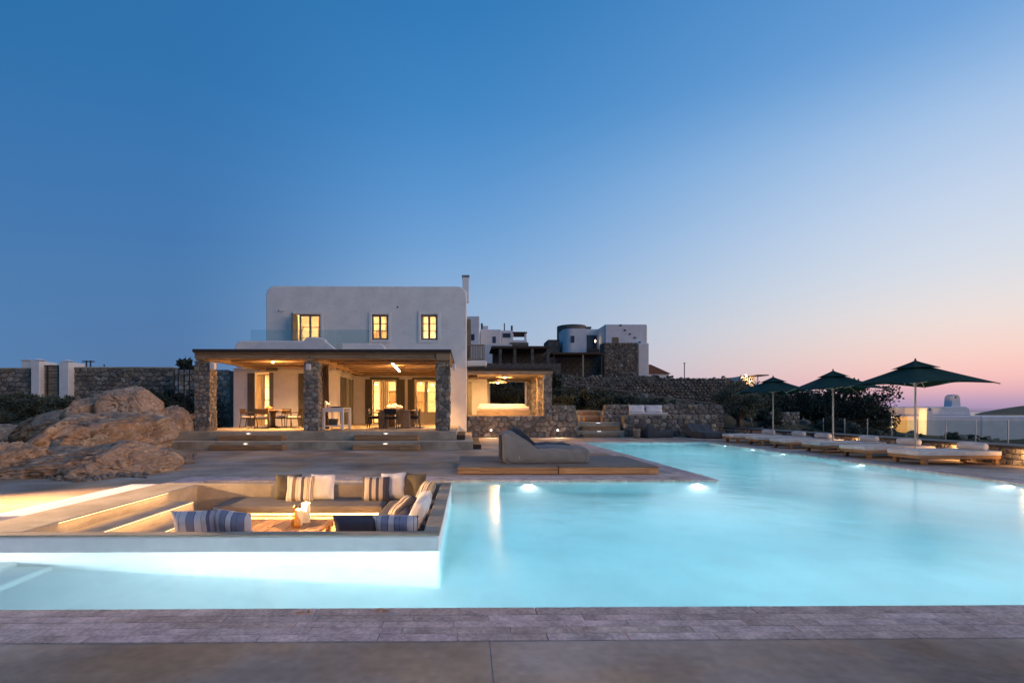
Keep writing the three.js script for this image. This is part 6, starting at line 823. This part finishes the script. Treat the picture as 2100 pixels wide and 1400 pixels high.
tree('garden_tree', 'dense dark tree behind the far parasol', 1612, 33.5, -1.0, 2.1, 1.5, 1.8, 2.35, 8000, 0.15, leafDark, 802, 2.0, 0.16, 'dark trees beyond the loungers'); tree('garden_tree', 'spreading dark tree between the far and middle parasols', 1668, 33, -1.2, 2.0, 1.45, 1.8, 2.4, 8000, 0.15, leafDark, 803, 2.0, 0.16, 'dark trees beyond the loungers'); tree('garden_tree', 'tall loose tree under the middle and large parasols', 1752, 32, -1.2, 2.3, 1.75, 1.9, 2.65, 9000, 0.15, leafDark, 804, 2.2, 0.18, 'dark trees beyond the loungers'); tree('garden_tree', 'low rounded tree beside the lit neighbouring house', 1782, 35, -1.8, 1.3, 1.1, 1.2, 2.0, 5000, 0.14, leafDark, 805, 1.8, 0.14, 'dark trees beyond the loungers'); tree('garden_tree', 'tree crown behind the glass balustrade near the white pole', 1715, 38, -1.2, 2.2, 1.5, 1.8, 2.3, 6000, 0.16, leafDark, 806, 2, 0.16, 'dark trees beyond the loungers');
tree('garden_tree', 'low dark tree crown on the shoulder of the stone slope', 1585, 40, 0.2, 1.8, 1.2, 1.5, 1.7, 5000, 0.15, leafOlive, 807, 1.4, 0.14, 'dark trees beyond the loungers');
tree('small_tree', 'spiky small tree standing above the wall beside the porch roof', 380, 29, 1.2, 0.26, 0.55, 0.26, 2.45, 240, 0.34, leafDark, 808, 2.3, 0.06);
// shrubs: a few kinds, then copies
{
  const kinds = [0, 1, 2, 3].map((k) => { const t = thing('shrub', 'dark shrub on the slope below the dry stone kerb', 'shrub', [0, 0, 0], 'dark shrubs on the slope'); mesh(t, 'foliage', foliage(0.95, 0.62, 0.8, 1900, [0.10, 0.13, 0.09, 0.16][k], 820 + k, 14, 0.55), [leafDark, leafDark, leafOlive, leafGrey][k], [0, 0.48, 0]); const st = []; const r = rng(k + 50); for (let i = 0; i < 6; i++) { const a = r() * 6.28; st.push(tube([[0, -0.12, 0], [Math.cos(a) * 0.25, 0.3, Math.sin(a) * 0.25], [Math.cos(a) * 0.5, 0.62, Math.sin(a) * 0.45]], [0.025, 0.018, 0.008], 5)); } mesh(t, 'stems', mergeGeometries(st), barkMat); return t; });
  const r = rng(99), used = [0, 0, 0, 0]; const put = (px, D, s, k, label, group) => { const X = XD(px, D), p = [X, landY(X, D) - 0.05, -D]; let o; if (!used[k]) { used[k] = 1; o = kinds[k]; o.position.set(...p); o.rotation.y = r() * 6; o.scale.setScalar(s); } else o = copyOf(kinds[k], p, r() * 6, null, s); o.userData.label = label; o.userData.group = group; };
  const L1 = 'dark shrub on the slope between the stone walls and the slanting kerb', G1 = 'dark shrubs on the slope';
  for (let i = 0, k = 0; i < 900 && k < 90; i++) { const px = 1140 + r() * 345, D = 28.5 + r() * 11, s = 0.45 + r() * 0.75, X = XD(px, D), top = landY(X, D) + 1.02 * s; if (HY - (top - EYE) * F / D < 789 + Math.max(0, px - 1180) * 0.142) continue; k++; put(px, D, s, Math.floor(r() * 2.6), L1, G1); }
  const L2 = 'dark bush in the shade beside the porch columns and boulders', G2 = 'dark bushes beside the porch';
  for (let i = 0; i < 30; i++) put(350 + r() * 128, 20.5 + r() * 5.5, 0.7 + r() * 0.8, Math.floor(r() * 2), L2, G2);
  const L3 = 'low dark bush in front of the garden gate and rubble wall', G3 = 'bushes along the garden wall';
  for (let i = 0; i < 22; i++) put(-30 + r() * 200, 21 + r() * 6, 0.5 + r() * 0.6, Math.floor(r() * 3), L3, G3);
  for (let i = 0; i < 8; i++) put(240 + r() * 120, 24 + r() * 3.5, 0.7 + r() * 0.5, Math.floor(r() * 2), L3, G3);
  const L4 = 'low shrub beside the glass balustrade behind the loungers', G4 = 'shrubs by the glass balustrade';
  for (let i = 0; i < 26; i++) put(1490 + r() * 560, 27 + r() * 6, 0.45 + r() * 0.5, 1 + Math.floor(r() * 3), L4, G4);
  const L5 = 'scrubby bush on the crest of the hill beside the houses', G5 = 'bushes along the hill crest';
  for (let i = 0; i < 26; i++) put(i < 12 ? 990 + r() * 140 : 1410 + r() * 180, i < 12 ? 44 + r() * 12 : 43.2 + r() * 4, 0.4 + r() * 0.6, Math.floor(r() * 2.5), L5, G5);
  const L6 = 'bush in the dark garden seen through the side pergola', G6 = 'bushes behind the side pergola';
  for (let i = 0; i < 22; i++) put(990 + r() * 150, 35 + r() * 5, 0.9 + r() * 0.9, Math.floor(r() * 2), L6, G6);
  const L7 = 'dark bush near the neighbouring white house below the terrace', G7 = 'bushes near the white neighbouring house';
  for (let i = 0; i < 16; i++) put(1800 + r() * 330, 34 + r() * 6, 0.25 + r() * 0.3, Math.floor(r() * 3), L7, G7);
  // two agaves by the loungers
  for (const [px, D, l] of [[1628, 26.2, 'grey-green agave behind the end of the lounger row'], [1648, 26.8, 'smaller agave beside the glass balustrade']]) { const t = thing('agave', l, 'plant', [XD(px, D), landY(XD(px, D), D), -D]), q = rng(px); for (let i = 0; i < 22; i++) { const a = i * 2.4, e = 0.35 + 0.9 * (i / 22), R = 0.55 * (1.1 - 0.3 * i / 22), c = Math.cos(a), s = Math.sin(a), g = tris([[[c * 0.03 - s * 0.04, 0, s * 0.03 + c * 0.04], [c * 0.03 + s * 0.04, 0, s * 0.03 - c * 0.04], [c * R * Math.cos(e), R * Math.sin(e) + 0.1, s * R * Math.cos(e)]]]); g.computeVertexNormals(); mesh(t, 'leaf', g, leafGrey); } }
}
// ---------------------------------------------------------------- houses on the hill
const hillWhite = M({ color: lin(0.74, 0.74, 0.76), map: tPlaster, roughness: 0.95 }), hillStone = M({ color: lin(0.20, 0.185, 0.165), map: tStone, bumpMap: bStone, bumpScale: 0.1, roughness: 1 }), darkPane = M({ color: lin(0.02, 0.03, 0.05), roughness: 0.15 }), blueShutter = M({ color: lin(0.03, 0.06, 0.12), roughness: 0.6 });
function winPart(parent, a, b, y0, y1, D, mat = darkPane) { const w = grp(parent, 'window'); B(w, 'glass', XD(a, D) + 0.03, XD(b, D) - 0.03, YD(y1, D) + 0.03, YD(y0, D) - 0.03, D - 0.03, D - 0.005, mat, { c: 0 }); const x0 = XD(a, D), x1 = XD(b, D), Y0 = YD(y1, D), Y1 = YD(y0, D); for (const [p, q, r, s] of [[x0, x0 + 0.1, Y0, Y1], [x1 - 0.1, x1, Y0, Y1], [x0 + 0.101, x1 - 0.101, Y1 - 0.1, Y1], [x0 + 0.101, x1 - 0.101, Y0, Y0 + 0.1]]) B(w, 'frame', p, q, r, s, D - 0.08, D - 0.031, blueShutter, { c: 0.01 }); }
{
  const D = 68, base = 4.6, t = thing('hill_house', 'white cubic hillside house with a stone lower front and diagonal slits', 'house', [XD(1285, D), base, -D]);
  B(t, 'main_block', XD(1241, D), XD(1328, D), base, YD(664, D), D, D + 12, hillWhite, { c: 0.12 }); B(t, 'stone_front', XD(1238, 66), XD(1309, 66), base - 0.5, YD(702, 66), 66, D - 0.01, hillStone, { c: 0.05 }); tag(mesh(t, 'stonework', rubbleGeo(XD(1308, 66) - XD(1239, 66), YD(703, 66) - base, 0.3, 1.4, 0.06, 951, null, 0.62), stoneVC, [XD(1239, 66) - t.position.x, 0, -66 - t.position.z + 0.02]), null, null, null, 'stuff'); B(t, 'wall_edge', XD(1309.5, 67), XD(1331, 67), base - 0.5, YD(703, 67), 67, D - 0.01, hillWhite, { c: 0.05 });
  for (const [px, py] of [[1273, 666], [1282, 676], [1292, 684], [1302, 691.5], [1312, 701], [1322, 710]]) B(t, 'slit_window', XD(px - 2, D), XD(px + 2, D), YD(py + 1.8, D), YD(py - 1.4, D), D - 0.06, D - 0.002, darkPane, { c: 0 }); B(t, 'doorway', XD(1256, D), XD(1269, D), YD(702, D), YD(691, D), D - 0.05, D - 0.002, oak[1]);
  { const xa = XD(1157, 69), xb = XD(1203, 69), sh = new THREE.Shape([[xa, -4], ...arc(xa + 1.1, -1.1, 1.1, Math.PI, Math.PI / 2, 10), [xb, 0], [xb, -4]].map(([x, y]) => new THREE.Vector2(x, y))); mesh(t, 'rounded_block', boxUV(new THREE.ExtrudeGeometry(sh, { depth: YD(673, 69) - base, bevelEnabled: false }).rotateX(-Math.PI / 2).scale(1, 1, -1)), hillWhite, [-t.position.x, 0, -69 - t.position.z]); } B(t, 'link_block', XD(1190, 71.5), XD(1240, 71.5), base, YD(674, 71.5), 71.5, 76, hillWhite, { c: 0.1 }); mesh(t, 'round_tower', new THREE.CylinderGeometry(2.1, 2.1, YD(669, 75) - base, 36), hillStone, [XD(1172, 75) - t.position.x, (YD(669, 75) - base) / 2, -75 - t.position.z]); B(t, 'parapet', XD(1172, 74), XD(1213, 74), YD(673, 74), YD(669, 74), 74, 78, hillStone);
  winPart(t, 1171, 1178, 688, 702, 68.99, darkPane); winPart(t, 1202, 1224, 687, 722, 71.45, darkPane); B(t, 'lower_wall', XD(1124, 70), XD(1148, 70), base - 1, YD(696, 70), 70, 74, hillStone); B(t, 'lower_wall', XD(1148.5, 69.5), XD(1240, 69.5), base - 1, YD(712, 69.5), 71, 71.4, hillStone);
  const wl = glow(1, 0.85, 0.65, 3); const s = thing('porch_light', 'tiny lit wall lamp beside the dark balcony door of the hill house', 'wall light', [XD(1221, 70.8), YD(699, 70.8), -70.8]); mesh(s, 'lens', cbox(0.16, 0.3, 0.08), wl); mesh(s, 'back_plate', cbox(0.2, 0.36, 0.03), hillWhite, [0, 0, -0.06]); lampAt(s, 0, 0, 0.12, SOFT, 0.6, 2);
  const p = thing('hill_pergola', 'thin-roofed pergola on one pale post below the round house block', 'pergola', [XD(1190, 63), base, -63]); B(p, 'roof', XD(1133, 63), XD(1238, 63), YD(726, 63), YD(722, 63), 63, 67, darkWood[2]); for (const px of [1196, 1136, 1234]) B(p, 'post', XD(px - 1.5, 63.2), XD(px + 1.5, 63.2), 3.6, YD(726, 63), 63.2, 63.4, px === 1196 ? paleWood[0] : darkWood[0]); B(p, 'back_wall', XD(1140, 67), XD(1238, 67), 3.6, YD(730, 67), 67.2, 67.5, hillStone);
}
{
  const D = 60, p = thing('dark_pergola', 'long dark pergola with stone piers on the hill behind the annex', 'pergola', [XD(1070, D), 4, -D]); B(p, 'roof', XD(1008, D), XD(1128, D), YD(714, D), YD(709, D), D, D + 6, darkWood[0]); for (const px of [1026, 1056, 1092, 1124]) B(p, 'pier', XD(px - 3, D), XD(px + 3, D), 3.6, YD(714, D) - 0.002, D + 0.1, D + 0.5, hillStone); B(p, 'back_wall', XD(1010, D + 5), XD(1128, D + 5), 3.6, YD(714, D + 5), D + 5, D + 5.4, hillStone); B(p, 'front_wall', XD(995, 56), XD(1150, 56), 3.0, YD(745, 56), 56, 56.5, hillStone);
  const H = 95, b = 6.5, t = thing('hill_house', 'cluster of small white cubic houses on the hill behind the villa chimney', 'house', [XD(1020, H), b, -H]);
  B(t, 'tall_block', XD(958, 90), XD(983.5, 90), b, YD(648, 90), 90, 96, hillWhite, { c: 0.12 }); B(t, 'low_block', XD(985, H), XD(1028, H), b, YD(675, H), H, H + 7, hillWhite, { c: 0.12 }); B(t, 'middle_block', XD(1028.5, 97), XD(1053, 97), b, YD(677, 97), 97, 103, hillWhite, { c: 0.12 }); B(t, 'roof_box', XD(990, 98), XD(1001, 98), YD(676, 98), YD(668, 98), 98, 100, hillWhite); B(t, 'terrace_block', XD(1053, 97), XD(1081, 97), b, YD(697, 97), 97, 103, hillWhite); B(t, 'terrace_wall', XD(955, 88), XD(1050, 88), b - 1, YD(706, 88), 88, 89, hillWhite); B(t, 'stone_base', XD(1046, 92), XD(1084, 92), b - 2, YD(702, 92), 92, 96, hillStone); B(t, 'terrace_roof', XD(1051, 97), XD(1081, 97), YD(683, 97), YD(680, 97), 97, 102, darkWood[1]); for (const px of [1078]) B(t, 'terrace_post', XD(px - 2, 97), XD(px + 2, 97), YD(697, 97), YD(683, 97), 97.2, 97.6, hillWhite);
  winPart(t, 965, 973, 685, 698, 90); winPart(t, 1010, 1017, 690, 703, H, blueShutter); winPart(t, 1031, 1047, 683, 692, 97); mesh(t, 'mast', tube([[XD(1036, 97) - t.position.x, YD(677, 97) - b, -4], [XD(1036, 97) - t.position.x, YD(659, 97) - b, -4]], 0.12, 6), blackMetal); mesh(t, 'flue', tube([[XD(1051.5, 97) - t.position.x, YD(679, 97) - b, -4], [XD(1051.5, 97) - t.position.x, YD(664, 97) - b, -4]], 0.2, 8), hillStone); mesh(t, 'flue', tube([[XD(988.5, 96) - t.position.x, YD(676, 96) - b, -2], [XD(988.5, 96) - t.position.x, YD(661, 96) - b, -2]], 0.2, 8), hillStone);
  const R = 74, rr = thing('red_roof_house', 'low house with a sloping red roof beside the white hill house', 'house', [XD(1350, R), 4.6, -R]); B(rr, 'wall', XD(1331, R), XD(1372, R), 4.2, YD(766, R), R, R + 6, hillWhite); wallPart(rr, 'roof', [[XD(1330, R), YD(766, R)], [XD(1376, R), YD(766, R)], [XD(1334, R), YD(747, R)], [XD(1330, R), YD(747, R)]], [], R - 0.2, 6.4, M({ color: lin(0.17, 0.085, 0.06), roughness: 1 }), 0.02); B(rr, 'chimney', XD(1328, R), XD(1333, R), YD(762, R), YD(727, R), R + 1, R + 1.5, hillStone);
}
// far lit house behind the first parasol
{ const D = 85, t = thing('far_lit_house', 'small floodlit house front far behind the parasols', 'house', [XD(1538, D), 4, -D]); B(t, 'wall', XD(1520, D), XD(1548, D), 1, YD(771, D), D, D + 4, hillWhite); B(t, 'canopy', XD(1534, D), XD(1556, D), YD(772, D), YD(770, D), D - 3, D - 0.1, darkWood[0]); for (const px of [1536, 1555]) B(t, 'post', XD(px - 0.6, D - 2.9), XD(px + 0.6, D - 2.9), 1, YD(772, D), D - 2.9, D - 2.8, darkWood[0]);
  for (const [px, py, l] of [[1530, 770, 'upper floodlight on the far lit house'], [1538, 782, 'lower floodlight on the far lit house']]) { const q = thing('floodlight', l, 'lamp', [XD(px, D - 0.6), YD(py, D - 0.6), -D + 0.6], 'floodlights on the far house'); mesh(q, 'lens', new THREE.SphereGeometry(0.24, 12, 8), glow(1, 0.82, 0.5, 4)); mesh(q, 'bracket', cbox(0.1, 0.1, 0.5), blackMetal, [0, 0, -0.42]); lampAt(q, 0, 0, 0, WARM, 10, 8); } }
// neighbouring white house below the terrace
{
  const D = 46, b = -2.6, t = thing('vaulted_house', 'low white house with a vaulted roof and rounded chimneys below the terrace', 'house', [XD(1955, D), b, -D]), W = (n, a, c, y0, y1, d0, d1, m = hillWhite, o) => B(t, n, XD(a, d0), XD(c, d0), y1 === null ? b : YD(y1, d0), YD(y0, d0), d0, d1, m, o);
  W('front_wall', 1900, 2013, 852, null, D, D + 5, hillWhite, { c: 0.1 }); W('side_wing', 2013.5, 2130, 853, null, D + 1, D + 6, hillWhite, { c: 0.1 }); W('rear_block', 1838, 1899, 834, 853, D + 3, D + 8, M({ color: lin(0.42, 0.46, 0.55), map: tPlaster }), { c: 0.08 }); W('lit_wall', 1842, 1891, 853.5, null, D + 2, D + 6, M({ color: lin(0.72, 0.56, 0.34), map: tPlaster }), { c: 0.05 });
  const y0 = YD(852, D), y1 = YD(833, D), x0 = XD(1914, D), x1 = XD(2006, D); wallPart(t, 'vault', [[x0, y0], [x1, y0], ...arc(x1 - 0.55, y1 - 0.55, 0.55, 0, Math.PI / 2, 8), ...arc(x0 + 0.2, y1 - 0.2, 0.2, Math.PI / 2, Math.PI, 5)], [], D + 0.6, 4, hillWhite, 0.12);
  const chim = (a, c, top, bot, d) => { const cx = (XD(a, d) + XD(c, d)) / 2, w = XD(c, d) - XD(a, d); wallPart(t, 'chimney', [[cx - w / 2, YD(bot, d)], [cx + w / 2, YD(bot, d)], ...arc(cx, YD(top, d) - w * 0.42, w * 0.42, 0, Math.PI, 10)], [[cx - w * 0.12, cx + w * 0.12, YD(top + 8, d), YD(top + 4, d)]], d, 0.8, hillWhite, 0.05); };
  chim(1900, 1916, 834, 893, D - 0.9); chim(1952, 1972, 808, 834, D + 1.4);
  const wp = glow(1, 0.72, 0.3, 5); for (const [px, py] of [[1832, 857], [1829, 866], [1829, 875]]) { const q = thing('garden_lamp', 'small warm globe lamp hanging by the ochre-lit wall', 'lamp', [XD(px, D - 1), YD(py, D - 1), -D + 1], 'globe lamps by the ochre wall'); mesh(q, 'globe', new THREE.SphereGeometry(0.12, 12, 8), wp); mesh(q, 'cord', tube([[0, 0.11, 0], [0, 0.5, 0]], 0.012, 5), blackMetal); lampAt(q, 0, 0, 0, WARM, 34, 4); }
  const tr = thing('lamp_post', 'dark post carrying the globe lamps by the ochre wall', 'post', [XD(1827, D - 1), b, -D + 1]); mesh(tr, 'shaft', tube([[0, 0, 0], [0, YD(848, D) - b, 0]], 0.04, 6), blackMetal); mesh(tr, 'arm', tube([[0, YD(848, D) - b, 0], [0.3, YD(846, D) - b, 0]], 0.03, 6), blackMetal);
}
renderer.render(scene, camera);
